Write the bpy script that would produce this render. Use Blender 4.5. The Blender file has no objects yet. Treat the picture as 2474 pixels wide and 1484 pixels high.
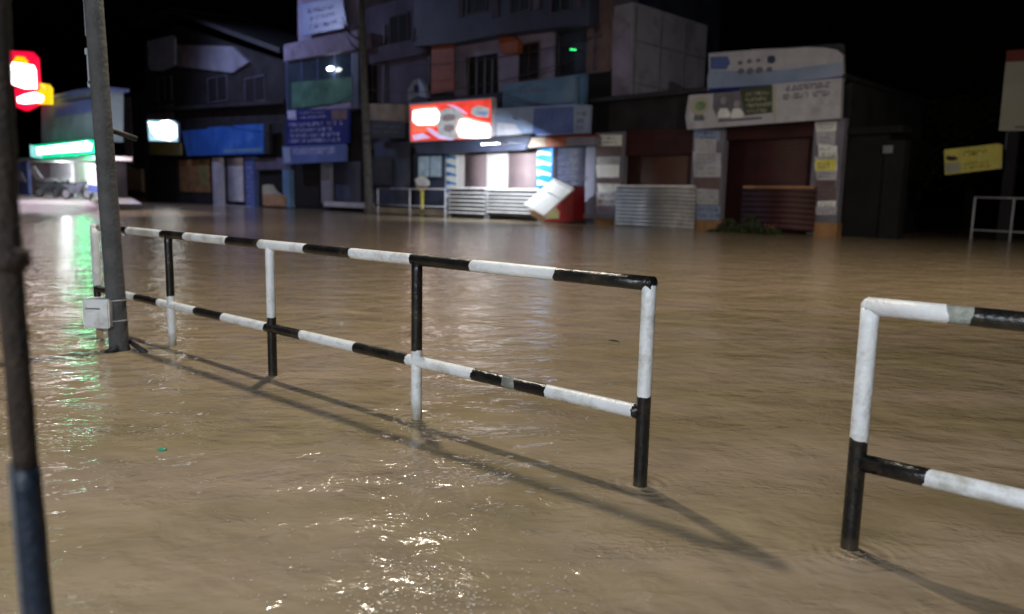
import bpy, bmesh, math, random
from mathutils import Vector, Matrix
random.seed(7)
R = math.radians
scene = bpy.context.scene
col = scene.collection
# ------------------------------------------------------------------ camera model (photo measured on a 2474 x 1484 grid)
CH, CF, PITCH, ROLL, HW, HH = 1.15, 1845.0, .1428, .0213, 1237.0, 742.0

def ray(x, y):
    X = (x-HW)/CF; Y = (HH-y)/CF
    cr, sr = math.cos(ROLL), math.sin(ROLL)
    X, Y = X*cr-Y*sr, X*sr+Y*cr
    cp, sp = math.cos(PITCH), math.sin(PITCH)
    return Vector((X, cp+Y*sp, -sp+Y*cp))

def ground(x, y, z=0.0):
    r = ray(x, y)
    return Vector((0, 0, CH)) + r*((z-CH)/r.z)

def at_depth(x, y, d):
    r = ray(x, y)
    return Vector((0, 0, CH)) + r*(d/r.y)

# ------------------------------------------------------------------ materials
MATS = {}
def mat(name, c, rough=.7, var=.25, scale=3.0, bump=.15, metal=0.0, spec=.4, dirt=None, dscale=1.2, damt=.5, coat=0):
    if name in MATS: return MATS[name]
    m = bpy.data.materials.new(name); m.use_nodes = True
    nt = m.node_tree; N = nt.nodes; L = nt.links
    b = N['Principled BSDF']
    b.inputs['Roughness'].default_value = rough
    b.inputs['Metallic'].default_value = metal
    b.inputs['Specular IOR Level'].default_value = spec
    b.inputs['Coat Weight'].default_value = coat
    tc = N.new('ShaderNodeTexCoord')
    n = N.new('ShaderNodeTexNoise'); n.inputs['Scale'].default_value = scale; n.inputs['Detail'].default_value = 6
    L.new(tc.outputs['Object'], n.inputs['Vector'])
    r = N.new('ShaderNodeValToRGB')
    r.color_ramp.elements[0].position = .3; r.color_ramp.elements[1].position = .7
    lo = [v*(1-var) for v in c]; hi = [min(1, v*(1+var*.5)) for v in c]
    r.color_ramp.elements[0].color = (*lo, 1); r.color_ramp.elements[1].color = (*hi, 1)
    L.new(n.outputs['Fac'], r.inputs['Fac'])
    out = r.outputs['Color']
    if dirt:
        n2 = N.new('ShaderNodeTexNoise'); n2.inputs['Scale'].default_value = dscale; n2.inputs['Detail'].default_value = 9
        n2.inputs['Roughness'].default_value = .7
        L.new(tc.outputs['Object'], n2.inputs['Vector'])
        r2 = N.new('ShaderNodeValToRGB'); r2.color_ramp.elements[0].position = .5; r2.color_ramp.elements[1].position = .68
        r2.color_ramp.elements[1].color = (damt, damt, damt, 1)
        L.new(n2.outputs['Fac'], r2.inputs['Fac'])
        mx = N.new('ShaderNodeMixRGB'); mx.inputs['Color2'].default_value = (*dirt, 1)
        L.new(r2.outputs['Color'], mx.inputs['Fac']); L.new(out, mx.inputs['Color1'])
        out = mx.outputs['Color']
    L.new(out, b.inputs['Base Color'])
    if bump:
        n3 = N.new('ShaderNodeTexNoise'); n3.inputs['Scale'].default_value = scale*8; n3.inputs['Detail'].default_value = 5
        L.new(tc.outputs['Object'], n3.inputs['Vector'])
        bp = N.new('ShaderNodeBump'); bp.inputs['Strength'].default_value = bump; bp.inputs['Distance'].default_value = .02
        L.new(n3.outputs['Fac'], bp.inputs['Height']); L.new(bp.outputs['Normal'], b.inputs['Normal'])
    MATS[name] = m
    return m

def glow(name, c, strength, base=None, var=.3, scale=2.0):
    """a lit, back-illuminated surface"""
    if name in MATS: return MATS[name]
    m = mat(name, base or c, .4, .1, 3, 0)
    nt = m.node_tree; N = nt.nodes; L = nt.links
    b = N['Principled BSDF']
    tc = N.new('ShaderNodeTexCoord')
    n = N.new('ShaderNodeTexNoise'); n.inputs['Scale'].default_value = scale; n.inputs['Detail'].default_value = 2
    L.new(tc.outputs['Object'], n.inputs['Vector'])
    mr = N.new('ShaderNodeMapRange'); mr.inputs['From Min'].default_value = .3; mr.inputs['From Max'].default_value = .7
    mr.inputs['To Min'].default_value = strength*(1-var); mr.inputs['To Max'].default_value = strength
    L.new(n.outputs['Fac'], mr.inputs['Value'])
    b.inputs['Emission Color'].default_value = (*c, 1)
    L.new(mr.outputs['Result'], b.inputs['Emission Strength'])
    return m

# ------------------------------------------------------------------ mesh helpers
def link(name, bm, mats, parent=None, smooth=False, loc=None, rotz=None):
    me = bpy.data.meshes.new(name)
    bm.normal_update(); bm.to_mesh(me); bm.free()
    if not isinstance(mats, (list, tuple)): mats = [mats]
    for m in mats: me.materials.append(m)
    if smooth:
        for p in me.polygons: p.use_smooth = True
    o = bpy.data.objects.new(name, me); col.objects.link(o)
    if parent: o.parent = parent
    if loc is not None: o.location = loc
    if rotz is not None: o.rotation_euler.z = rotz
    return o

def tag(o, label, cat, group=None):
    o['label'] = label; o['category'] = cat
    if group: o['group'] = group
    return o

def empty(name, loc, rotz=0.0):
    o = bpy.data.objects.new(name, None); col.objects.link(o)
    o.empty_display_size = .2
    o.location = loc; o.rotation_euler.z = rotz
    return o

def add_box(bm, x0, x1, y0, y1, z0, z1, mi=0, bev=0.0):
    if x0 > x1: x0, x1 = x1, x0
    if y0 > y1: y0, y1 = y1, y0
    if z0 > z1: z0, z1 = z1, z0
    vs = [bm.verts.new(p) for p in ((x0,y0,z0),(x1,y0,z0),(x1,y1,z0),(x0,y1,z0),(x0,y0,z1),(x1,y0,z1),(x1,y1,z1),(x0,y1,z1))]
    fs = [bm.faces.new([vs[i] for i in f]) for f in ((0,3,2,1),(4,5,6,7),(0,1,5,4),(1,2,6,5),(2,3,7,6),(3,0,4,7))]
    for f in fs: f.material_index = mi
    if bev:
        es = set(e for f in fs for e in f.edges)
        r = bmesh.ops.bevel(bm, geom=list(es), offset=bev, segments=2, affect='EDGES')
        for f in r['faces']: f.material_index = mi
    return vs

def add_prism(bm, pts, y0, y1, mi=0):
    """pts: (x, z) outline, extruded from y0 (front) to y1 (back)"""
    a = [bm.verts.new((p[0], y0, p[1])) for p in pts]; b = [bm.verts.new((p[0], y1, p[1])) for p in pts]
    n = len(pts)
    fs = [bm.faces.new(a), bm.faces.new(b[::-1])]
    for i in range(n): fs.append(bm.faces.new([a[i], b[i], b[(i+1) % n], a[(i+1) % n]]))
    for f in fs: f.material_index = mi
    bmesh.ops.recalc_face_normals(bm, faces=fs)

def add_tube(bm, pts, rad, seg=16, mis=None, caps=True):
    """tube through pts; rad a number or list; mis material index per span"""
    pts = [Vector(p) for p in pts]; n = len(pts)
    rads = rad if isinstance(rad, (list, tuple)) else [rad]*n
    rings = []
    up = None
    for i, p in enumerate(pts):
        if i == 0: t = pts[1]-pts[0]
        elif i == n-1: t = pts[-1]-pts[-2]
        else: t = (pts[i+1]-pts[i]).normalized() + (pts[i]-pts[i-1]).normalized()
        t.normalize()
        if up is None:
            ref = Vector((0, 0, 1)) if abs(t.z) < .9 else Vector((1, 0, 0))
            up = (ref - t*ref.dot(t)).normalized()
        else: up = (up - t*up.dot(t)).normalized()
        s = t.cross(up)
        rings.append([bm.verts.new(p + (up*math.cos(2*math.pi*k/seg) + s*math.sin(2*math.pi*k/seg))*rads[i]) for k in range(seg)])
    for i in range(n-1):
        for k in range(seg):
            f = bm.faces.new([rings[i][k], rings[i][(k+1) % seg], rings[i+1][(k+1) % seg], rings[i+1][k]])
            f.smooth = True
            if mis: f.material_index = mis[i]
    if caps:
        f = bm.faces.new(rings[0][::-1]); g = bm.faces.new(rings[-1])
        if mis: f.material_index = mis[0]; g.material_index = mis[-1]
    return rings

class Frame:
    """a vertical reference plane in the world: x along the street front, y away from the camera, z up"""
    def __init__(s, px, py, ang):
        s.o = Vector((px, py, 0)); s.a = ang
        s.e = Vector((math.cos(ang), math.sin(ang), 0)); s.n = Vector((math.sin(ang), -math.cos(ang), 0))   # n looks to the street
    def at(s, x, y, off=0.0):
        r = ray(x, y); c = s.o + s.n*off
        t = s.n.dot(c)/s.n.dot(r)
        p = Vector((0, 0, CH)) + r*t
        return (p-s.o).dot(s.e), p.z
    def rect(s, x0, y0, x1, y1, off=0.0):
        """top-left and bottom-right measured corners"""
        a = s.at(x0, y0, off); b = s.at(x1, y1, off)
        return a[0], b[0], b[1], a[1]

class Thing:
    def __init__(t, fr, name, label, cat, x, z=0.0, off=0.0, group=None):
        t.f = fr; t.x = x; t.z = z; t.off = off
        p = fr.o + fr.e*x + fr.n*off; p.z = z
        t.root = empty(name, p, fr.a)
        tag(t.root, label, cat, group)
    def L(t, s, off, z): return (s-t.x, t.off-off, z-t.z)
    def box(t, part, s0, s1, o0, o1, z0, z1, m, parent=None, bev=0.0):
        bm = bmesh.new(); a = t.L(s0, o0, z0); b = t.L(s1, o1, z1)
        add_box(bm, a[0], b[0], a[1], b[1], a[2], b[2], 0, bev)
        return link(part, bm, m, parent or t.root)
    def pbox(t, part, x0, y0, x1, y1, off, thick, m, parent=None, bev=0.0):
        s0, s1, z0, z1 = t.f.rect(x0, y0, x1, y1, off)
        return t.box(part, s0, s1, off, off-thick, z0, z1, m, parent, bev)
    def quad(t, part, px, off, thick, m, parent=None):
        """board whose outline was measured corner by corner"""
        bm = bmesh.new()
        pts = [t.f.at(x, y, off) for x, y in px]
        add_prism(bm, [(p[0]-t.x, p[1]-t.z) for p in pts], t.off-off, t.off-off+thick)
        return link(part, bm, m, parent or t.root)
    def ribs(t, part, s0, s1, z0, z1, off, m, pitch=.09, depth=.03, parent=None, vertical=False):
        """rolled / corrugated sheet: a real folded profile with thickness"""
        bm = bmesh.new()
        n = max(2, int(((s1-s0) if vertical else (z1-z0))/pitch)); k = 4
        prof = []
        for i in range(n*k+1):
            u = i/(n*k); d = depth*.5*(1-math.cos(2*math.pi*u*n))
            prof.append((u, d))
        back = .012
        rows = []
        for u, d in prof:
            if vertical: A, B = (s0+(s1-s0)*u, z0), (s0+(s1-s0)*u, z1)
            else: A, B = (s0, z0+(z1-z0)*u), (s1, z0+(z1-z0)*u)
            rows.append([bm.verts.new(t.L(A[0], off+d, A[1])), bm.verts.new(t.L(B[0], off+d, B[1])),
                         bm.verts.new(t.L(B[0], off+d-back, B[1])), bm.verts.new(t.L(A[0], off+d-back, A[1]))])
        fs = []
        for a, b in zip(rows, rows[1:]):
            for q in range(4): fs.append(bm.faces.new([a[q], a[(q+1) % 4], b[(q+1) % 4], b[q]]))
        fs += [bm.faces.new(rows[0]), bm.faces.new(rows[-1])]
        bmesh.ops.recalc_face_normals(bm, faces=fs)
        return link(part, bm, m, parent or t.root, smooth=True)
    def pribs(t, part, x0, y0, x1, y1, off, m, **k):
        s0, s1, z0, z1 = t.f.rect(x0, y0, x1, y1, off)
        return t.ribs(part, s0, s1, z0, z1, off, m, **k)
    def script(t, part, quad, off, rows, m, parent=None, h=.6, density=1.0, proud=.012):
        """rows of round, unreadable letter strokes inside a measured quad (tl,tr,br,bl)"""
        bm = bmesh.new()
        c = [t.f.at(x, y, off) for x, y in quad]
        def P(u, v):
            a = (c[0][0]+(c[1][0]-c[0][0])*u, c[0][1]+(c[1][1]-c[0][1])*u)
            b = (c[3][0]+(c[2][0]-c[3][0])*u, c[3][1]+(c[2][1]-c[3][1])*u)
            return Vector((a[0]+(b[0]-a[0])*v, a[1]+(b[1]-a[1])*v))
        W = (P(1, .5)-P(0, .5)).length; H = (P(.5, 1)-P(.5, 0)).length
        rh = H/rows; g = rh*h
        for r in range(rows):
            x = random.uniform(0, .06)*W; end = W*random.uniform(.8, 1.0)
            while x < end-g:
                w = g*random.uniform(.7, 1.5)
                if random.random() < .14: x += g*.7; continue
                cu, cv = (x+w/2)/W, (r+.5)/rows
                a0 = random.uniform(0, 6.28); sweep = random.uniform(3.2, 6.0); th = g*.16
                for rep in range(random.choice((1, 2))):
                    dx = rep*w*.35/W
                    pr = None
                    for k in range(8):
                        a = a0+sweep*k/7
                        o_ = P(cu+dx+math.cos(a)*w*.42/W, cv+math.sin(a)*g*.5/H)
                        i_ = P(cu+dx+math.cos(a)*(w*.42-th)/W, cv+math.sin(a)*(g*.5-th)/H)
                        q = (bm.verts.new(t.L(o_[0], off+proud, o_[1])), bm.verts.new(t.L(i_[0], off+proud, i_[1])))
                        if pr: bm.faces.new([pr[0], pr[1], q[1], q[0]])
                        pr = q
                    a0 += 2
                x += w*1.25/density
        return link(part, bm, m, parent or t.root)
    def disc(t, part, x, y, rx, rz, off, m, thick=.03, parent=None, seg=20, proud=0.0):
        s, z = t.f.at(x, y, off)
        bm = bmesh.new()
        add_prism(bm, [(s-t.x+rx*math.cos(2*math.pi*k/seg), z-t.z+rz*math.sin(2*math.pi*k/seg)) for k in range(seg)],
                  t.off-off-proud, t.off-off-proud+thick)
        return link(part, bm, m, parent or t.root)

MAIN = Frame(17.1507*.7931, 32.3708*.7931, -.7886)        # the shop row across the road
F = MAIN
# ------------------------------------------------------------------ materials used
W = dict(
    white=mat('white_paint', (.74,.76,.79), .42, .12, 6, .25, spec=.5, dirt=(.33,.30,.25), dscale=9, damt=.75),
    black=mat('black_paint', (.008,.008,.009), .28, .3, 6, .3, spec=.55, dirt=(.09,.07,.045), dscale=9, damt=.40),
    worn=mat('worn_paint', (.30,.32,.29), .6, .6, 18, .5, dirt=(.02,.02,.02), dscale=14, damt=.9),
    concrete=mat('pole_concrete', (.095,.095,.098), .85, .35, 5, .6, dirt=(.03,.03,.028), dscale=3, damt=.6),
    rust=mat('rusty_steel', (.022,.014,.011), .75, .6, 14, .8, dirt=(.05,.028,.016), dscale=8, damt=.7),
    bluepaint=mat('old_blue_paint', (.008,.017,.036), .5, .4, 6, .4, dirt=(.03,.02,.015), dscale=6, damt=.9),
    lav=mat('lavender_plaster', (.30,.27,.42), .9, .3, .8, .3, dirt=(.10,.09,.12), dscale=.6, damt=.6),
    dull=mat('dull_purple_plaster', (.105,.095,.155), .9, .35, .7, .3, dirt=(.05,.04,.06), dscale=.5, damt=.7),
    navy=mat('navy_cladding', (.045,.055,.10), .6, .4, .6, .2, dirt=(.02,.02,.03), dscale=.5, damt=.7),
    greyw=mat('grey_side_plaster', (.20,.20,.26), .9, .3, .5, .3, dirt=(.08,.08,.10), dscale=.4, damt=.7),
    darkw=mat('dark_plaster', (.021,.019,.025), .9, .5, .9, .4, dirt=(.040,.040,.045), dscale=.7, damt=.5),
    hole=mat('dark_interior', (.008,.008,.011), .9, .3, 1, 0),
    brick=mat('pinkish_brick', (.17,.12,.13), .9, .3, 1.2, .3),
    beige=mat('beige_plaster', (.33,.27,.22), .9, .3, .8, .3, dirt=(.14,.11,.09), dscale=.6, damt=.6),
    maroon=mat('maroon_shutter_paint', (.045,.011,.013), .55, .35, 1.2, .1, dirt=(.05,.02,.015), dscale=.9, damt=.6),
    brown=mat('brown_shutter_paint', (.085,.035,.028), .55, .3, 1.2, .1, dirt=(.06,.03,.02), dscale=.9, damt=.6),
    pink=mat('pale_pink_shutter_paint', (.27,.20,.215), .5, .15, 1.5, .1),
    zinc=mat('zinc_sheet', (.30,.31,.34), .45, .35, 1.4, .1, metal=.35, dirt=(.12,.10,.08), dscale=1.2, damt=.6),
    zincw=mat('white_zinc_sheet', (.80,.80,.83), .4, .2, 1.4, .1, dirt=(.25,.22,.2), dscale=2, damt=.5),
    asphalt=mat('dark_steel', (.03,.03,.035), .6, .3, 2, .2),
    vinylw=mat('weathered_white_vinyl', (.52,.52,.60), .45, .2, .9, .1, dirt=(.24,.25,.28), dscale=.8, damt=.6),
    vinylb=mat('pale_blue_vinyl', (.28,.36,.55), .45, .25, .8, .1, dirt=(.42,.44,.50), dscale=.7, damt=.5),
    vinylg=mat('dark_green_vinyl', (.07,.085,.055), .45, .4, .9, .1),
    green=mat('faded_green_ink', (.20,.30,.17), .5, .3, 2, 0),
    ink=mat('dark_blue_ink', (.05,.06,.12), .5, .3, 2, 0),
    inkg=mat('grey_ink', (.17,.17,.22), .5, .3, 2, 0),
    skin=mat('printed_portrait_grey', (.33,.32,.36), .5, .3, 3, 0),
    blue=mat('blue_sign_vinyl', (.035,.13,.50), .4, .25, .7, .05, dirt=(.09,.24,.62), dscale=.5, damt=.7),
    dblue=mat('deep_blue_sign_vinyl', (.018,.028,.20), .4, .3, .8, .05),
    mblue=mat('mid_blue_sign_vinyl', (.11,.16,.42), .4, .3, .8, .05),
    sky=mat('sky_blue_vinyl', (.13,.26,.44), .4, .3, .6, .05, dirt=(.22,.30,.42), dscale=.6, damt=.7),
    pale=mat('pale_lettering', (.45,.48,.72), .5, .2, 2, 0),
    orange=mat('orange_banner_cloth', (.32,.085,.03), .6, .3, 1, .1),
    orangel=mat('salmon_lettering', (.50,.20,.15), .6, .2, 2, 0),
    yellow=mat('yellow_sign_paint', (.78,.70,.14), .5, .2, 1.5, .1, dirt=(.50,.47,.30), dscale=2, damt=.6),
    yellowd=mat('dull_yellow_board', (.24,.21,.09), .6, .3, 1.5, .1),
    olive=mat('olive_ink', (.24,.20,.04), .5, .3, 2, 0),
    tan=mat('tan_board', (.34,.19,.09), .8, .4, 1.5, .2, dirt=(.10,.06,.03), dscale=1, damt=.7),
    red=mat('red_cabinet_paint', (.20,.008,.010), .35, .2, 2, .05),
    redcap=mat('red_board_trim', (.20,.02,.015), .5, .2, 2, .05),
    cream=mat('cream_board', (.46,.45,.36), .5, .15, .8, .05, dirt=(.36,.36,.31), dscale=.5, damt=.6),
    cyan=mat('bright_blue_poster', (.02,.22,.62), .35, .2, 2, 0),
    posterw=mat('white_poster', (.84,.86,.88), .35, .15, 2, 0),
    glass=mat('tinted_window_glass', (.05,.075,.11), .06, .3, .7, .02, spec=.9),
    greeng=mat('green_tinted_panel', (.10,.22,.18), .2, .4, .9, .02, spec=.8),
    shopwall=mat('bright_shop_paint', (.78,.74,.76), .6, .08, 1.5, .05),
    pave=mat('wet_forecourt_paving', (.30,.25,.28), .60, .35, 2.2, .5, dirt=(.22,.18,.18), dscale=1.3, damt=.6, spec=.6),
    ply=mat('bare_plywood', (.42,.26,.15), .8, .3, 3, .2),
    tyre=mat('black_rubber', (.015,.015,.016), .8, .2, 4, .1),
    bikeb=mat('grey_bike_panels', (.10,.11,.14), .3, .4, 3, 0, spec=.7),
    leaf=mat('dark_leaves', (.030,.045,.016), .7, .5, 6, 0),
    grime=mat('blackened_plaster', (.006,.006,.007), .9, .5, .8, .4, dirt=(.014,.014,.016), dscale=1.0, damt=.6),
    teal=mat('pale_teal_plaster', (.20,.27,.33), .9, .3, .6, .2, dirt=(.10,.14,.16), dscale=.5, damt=.6),
)
W['red_glow'] = glow('red_lit_sign_face', (1, .07, .045), 1.0, (.7, .03, .02), .55, 1.3)
W['mag_glow'] = glow('crimson_lit_sign_face', (.95, .005, .05), 1.25, (.6, .01, .03), .3, 2)
W['yel_glow'] = glow('yellow_lit_sign_face', (1, .62, .0), 1.25, (.7, .5, .02), .25, 2)
W['white_glow'] = glow('white_lit_sign_face', (1, .98, .97), 6.0, (.8, .8, .8), .3, 2)
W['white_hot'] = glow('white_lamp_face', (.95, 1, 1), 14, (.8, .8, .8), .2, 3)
W['orange_glow'] = glow('salmon_lit_sign_face', (1, .16, .08), 1.0, (.7, .2, .1), .4, 2)
W['grey_glow'] = glow('silver_lit_picture', (.55, .62, .66), .60, (.4, .42, .45), .5, 4)
W['smoke_glow'] = glow('dim_grey_lit_picture', (.34, .24, .27), .42, (.3, .25, .27), .4, 4)
W['blue_glow'] = glow('small_blue_lit_picture', (.22, .32, .62), .5, (.2, .3, .6), .4, 4)
W['lilac_glow'] = glow('lilac_lit_sign_face', (.75, .6, .95), .8, (.6, .5, .8), .3, 2)
W['green_glow'] = glow('green_lit_sign_face', (.0, .80, .36), 1.1, (.0, .5, .25), .3, 2)
W['mint_glow'] = glow('mint_lit_sign_face', (.35, .92, .90), 1.0, (.3, .7, .7), .3, 2)
W['cyan_glow'] = glow('icy_lit_sign_face', (.45, .80, 1), 1.6, (.5, .7, .9), .6, 3)
W['pinkw_glow'] = glow('pale_pink_halo', (1, .55, .45), 1.0, (.8, .5, .45), .35, 5)  # halo of the bright panels, painted as an emissive layer
W['led'] = glow('green_indicator_light', (.05, 1, .25), 2.5, (.0, .5, .1), .1, 2)
W['kiosk'] = glow('dim_lit_kiosk_glass', (.30, .42, .55), .38, (.25, .3, .36), .7, 2.5)

# ------------------------------------------------------------------ flood water
WET = [tuple(ground(*q)) for q in ((1548, 1170), (1006, 1014), (662, 906), (2060, 1340), (415, 838), (290, 846))]
def water_material():
    m = bpy.data.materials.new('muddy_flood_water'); m.use_nodes = True
    nt = m.node_tree; N = nt.nodes; L = nt.links; b = N['Principled BSDF']
    tc = N.new('ShaderNodeTexCoord')
    def mapping(sx, sy, rz, src=None):
        q = N.new('ShaderNodeMapping'); q.inputs['Scale'].default_value = (sx, sy, 1); q.inputs['Rotation'].default_value = (0, 0, rz)
        L.new(src or tc.outputs['Object'], q.inputs['Vector']); return q.outputs['Vector']
    def noise(vec, sc, det=4, dist=0.0, rough=.55):
        n = N.new('ShaderNodeTexNoise'); n.inputs['Scale'].default_value = sc; n.inputs['Detail'].default_value = det
        n.inputs['Distortion'].default_value = dist; n.inputs['Roughness'].default_value = rough
        L.new(vec, n.inputs['Vector']); return n.outputs['Fac']
    def mathn(op, a, b_=None, v=None):
        n = N.new('ShaderNodeMath'); n.operation = op; L.new(a, n.inputs[0])
        if b_ is not None: L.new(b_, n.inputs[1])
        if v is not None: n.inputs[1].default_value = v
        return n.outputs[0]
    flow = mapping(1.0, 2.1, R(-42))
    # mud colour: olive, brown and pinkish drifts
    c1 = noise(flow, .55, 5, .8); c2 = noise(mapping(1, 1.6, R(20)), 2.3, 6, .4)
    r1 = N.new('ShaderNodeValToRGB'); e = r1.color_ramp.elements
    e[0].position = .36; e[0].color = (.285, .228, .138, 1); e[1].position = .64; e[1].color = (.345, .270, .198, 1)
    L.new(c1, r1.inputs['Fac'])
    r2 = N.new('ShaderNodeValToRGB'); e = r2.color_ramp.elements
    e[0].position = .3; e[0].color = (.86, .86, .86, 1); e[1].position = .7; e[1].color = (1.10, 1.09, 1.07, 1)
    L.new(c2, r2.inputs['Fac'])
    mx = N.new('ShaderNodeMixRGB'); mx.blend_type = 'MULTIPLY'; mx.inputs['Fac'].default_value = 1
    L.new(r1.outputs['Color'], mx.inputs['Color1']); L.new(r2.outputs['Color'], mx.inputs['Color2'])
    L.new(mx.outputs['Color'], b.inputs['Base Color'])
    b.inputs['Roughness'].default_value = .10
    b.inputs['IOR'].default_value = 1.33
    b.inputs['Specular IOR Level'].default_value = .5
    # ripples: long swells, running wavelets and small chop that comes in patches
    big = noise(mapping(1, 1.5, R(-30)), 1.3, 3, .4)
    mid = noise(mapping(1, 1.3, R(-18)), 5.0, 3, .5)
    fine = noise(mapping(1, 1.3, R(8)), 30.0, 2, .6, .5)
    patch = N.new('ShaderNodeMapRange'); patch.inputs['From Min'].default_value = .50; patch.inputs['From Max'].default_value = .70
    patch.inputs['To Min'].default_value = .22; patch.inputs['To Max'].default_value = 2.6
    L.new(noise(flow, 1.9, 4, .5), patch.inputs['Value'])
    h = mathn('MULTIPLY', big, v=.050)
    h = mathn('ADD', h, mathn('MULTIPLY', mid, v=.015))
    h = mathn('ADD', h, mathn('MULTIPLY', mathn('MULTIPLY', fine, v=.0036), patch.outputs['Result']))
    pin = N.new('ShaderNodeMapRange'); pin.inputs['From Min'].default_value = .60; pin.inputs['From Max'].default_value = .70; pin.inputs['To Max'].default_value = .0030
    L.new(noise(mapping(1, 1.2, R(50)), 7.0, 3, .3), pin.inputs['Value'])
    h = mathn('ADD', h, mathn('MULTIPLY', noise(mapping(1, 1.6, R(-8)), 58.0, 2, .4), pin.outputs['Result']))
    for px_ in WET:
        vd = N.new('ShaderNodeVectorMath'); vd.operation = 'DISTANCE'; L.new(tc.outputs['Object'], vd.inputs[0]); vd.inputs[1].default_value = px_
        d_ = mathn('ADD', vd.outputs['Value'], mathn('MULTIPLY', mid, v=.05))
        e_ = mathn('MULTIPLY', d_, v=-11.0); ex = N.new('ShaderNodeMath'); ex.operation = 'EXPONENT'; L.new(e_, ex.inputs[0])
        sn = N.new('ShaderNodeMath'); sn.operation = 'SINE'; L.new(mathn('MULTIPLY', d_, v=130.0), sn.inputs[0])
        h = mathn('ADD', h, mathn('MULTIPLY', mathn('MULTIPLY', sn.outputs[0], ex.outputs[0]), v=.0045))
    bp = N.new('ShaderNodeBump'); bp.inputs['Strength'].default_value = 1; bp.inputs['Distance'].default_value = 1.0
    L.new(h, bp.inputs['Height']); L.new(bp.outputs['Normal'], b.inputs['Normal'])
    return m

bm = bmesh.new()
vs = [bm.verts.new(p) for p in ((-260, -60, 0), (260, -60, 0), (260, 420, 0), (-260, 420, 0))]
bm.faces.new(vs)
wt = link('flood_water', bm, water_material()); wt['kind'] = 'structure'
bm = bmesh.new()
vs = [bm.verts.new(p) for p in ((-400, -100, -.45), (400, -100, -.45), (400, 600, -.45), (-400, 600, -.45))]
bm.faces.new(vs)
gr = link('road', bm, W['asphalt']); gr['kind'] = 'structure'

# ------------------------------------------------------------------ black and white guard rails
RP = Vector((.6761*.7931, 3.753*.7931, 0)); RA = -.7077
RD = Vector((math.cos(RA), math.sin(RA), 0))          # along the rail, towards the right of the picture
RS, ZT, ZL, PR = 1.6943*.7931, 1.0417*.7931, .3829*.7931, .0295
RAILF = Frame(RP.x, RP.y, RA)

def banded(bm, s_breaks, z, cols, y=0, seg=20, x0=0.0):
    """horizontal pipe along local x, paint changes at the given stations"""
    pts = []; mi = []
    for i, (a, b) in enumerate(zip(s_breaks, s_breaks[1:])):
        k = max(1, int(abs(b-a)/.12))
        for j in range(k): pts.append((a+(b-a)*j/k-x0, y, z)); mi.append(cols[i])
    pts.append((s_breaks[-1]-x0, y, z))
    rings = add_tube(bm, pts, PR, seg, mi)
    for i in range(1, len(mi)):
        if mi[i] != mi[i-1]:
            ph = random.uniform(0, 6.28)
            for k, v in enumerate(rings[i]): v.co.x += .006*math.sin(k*2*math.pi/seg+ph)+random.uniform(-.004, .004)

def post(bm, x, z0, zb, z1, ctop, cbot, r=PR):
    n = 8; pts = []; mi = []
    for i in range(n): pts.append((x, 0, z0+(zb-z0)*i/n)); mi.append(cbot)
    for i in range(n): pts.append((x, 0, zb+(z1-zb)*i/n)); mi.append(ctop)
    pts.append((x, 0, z1)); rings = add_tube(bm, pts, r, 20, mi)
    ph = random.uniform(0, 6.28)
    for k, v in enumerate(rings[n]): v.co.z += .005*math.sin(k*2*math.pi/20+ph)+random.uniform(-.003, .003)

def rail_s(x, y): return RAILF.at(x, y)[0]
def tide(m, c, z0=.01, z1=.10):
    nt = m.node_tree; N = nt.nodes; L = nt.links; b = N['Principled BSDF']
    src = b.inputs['Base Color'].links[0].from_socket
    g = N.new('ShaderNodeNewGeometry'); sp_ = N.new('ShaderNodeSeparateXYZ'); L.new(g.outputs['Position'], sp_.inputs[0])
    n = N.new('ShaderNodeTexNoise'); n.inputs['Scale'].default_value = 22; L.new(g.outputs['Position'], n.inputs['Vector'])
    a = N.new('ShaderNodeMath'); a.operation = 'MULTIPLY_ADD'; L.new(n.outputs['Fac'], a.inputs[0]); a.inputs[1].default_value = -.09; L.new(sp_.outputs['Z'], a.inputs[2])
    mr = N.new('ShaderNodeMapRange'); L.new(a.outputs[0], mr.inputs['Value']); mr.inputs['From Min'].default_value = z0-.045; mr.inputs['From Max'].default_value = z1-.045
    mr.inputs['To Min'].default_value = .85; mr.inputs['To Max'].default_value = 0
    mx = N.new('ShaderNodeMixRGB'); mx.inputs['Color2'].default_value = (*c, 1); L.new(mr.outputs['Result'], mx.inputs['Fac']); L.new(src, mx.inputs['Color1']); L.new(mx.outputs['Color'], b.inputs['Base Color'])
tide(W['white'], (.26, .20, .12)); tide(W['black'], (.05, .04, .025), .0, .05)
PM = [W['white'], W['black'], W['worn']]
def guard(name_label, posts, top, low, origin_s, end_caps=True):
    root = empty('guard_rail', RP+RD*origin_s, RA); tag(root, *name_label, group='black and white guard rails beside the flooded road')
    # top pipe
    xs = [rail_s(x, y) for x, y, c in top['pts']]
    bm = bmesh.new(); banded(bm, xs, ZT, top['cols'], x0=origin_s)
    link('top_rail', bm, PM, root)
    xs = [rail_s(x, y) for x, y, c in low['pts']]
    bm = bmesh.new(); banded(bm, xs, ZL, low['cols'], x0=origin_s)
    link('lower_rail', bm, PM, root)
    for s, zb, ct, cb in posts:
        bm = bmesh.new(); post(bm, s-origin_s, -.42, zb, ZT-.001, ct, cb, PR*.97)
        if abs(s-posts[0][0]) < .001 or (end_caps and abs(s-posts[-1][0]) < .001):
            q_ = bmesh.ops.create_uvsphere(bm, u_segments=16, v_segments=10, radius=PR*1.004, matrix=Matrix.Translation((s-origin_s, 0, ZT)))
            for f_ in set(f for v in q_['verts'] for f in v.link_faces): f_.material_index = 1 if (end_caps and s > posts[-1][0]) else 0
        link('post', bm, PM, root, smooth=True)
    return root
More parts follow.
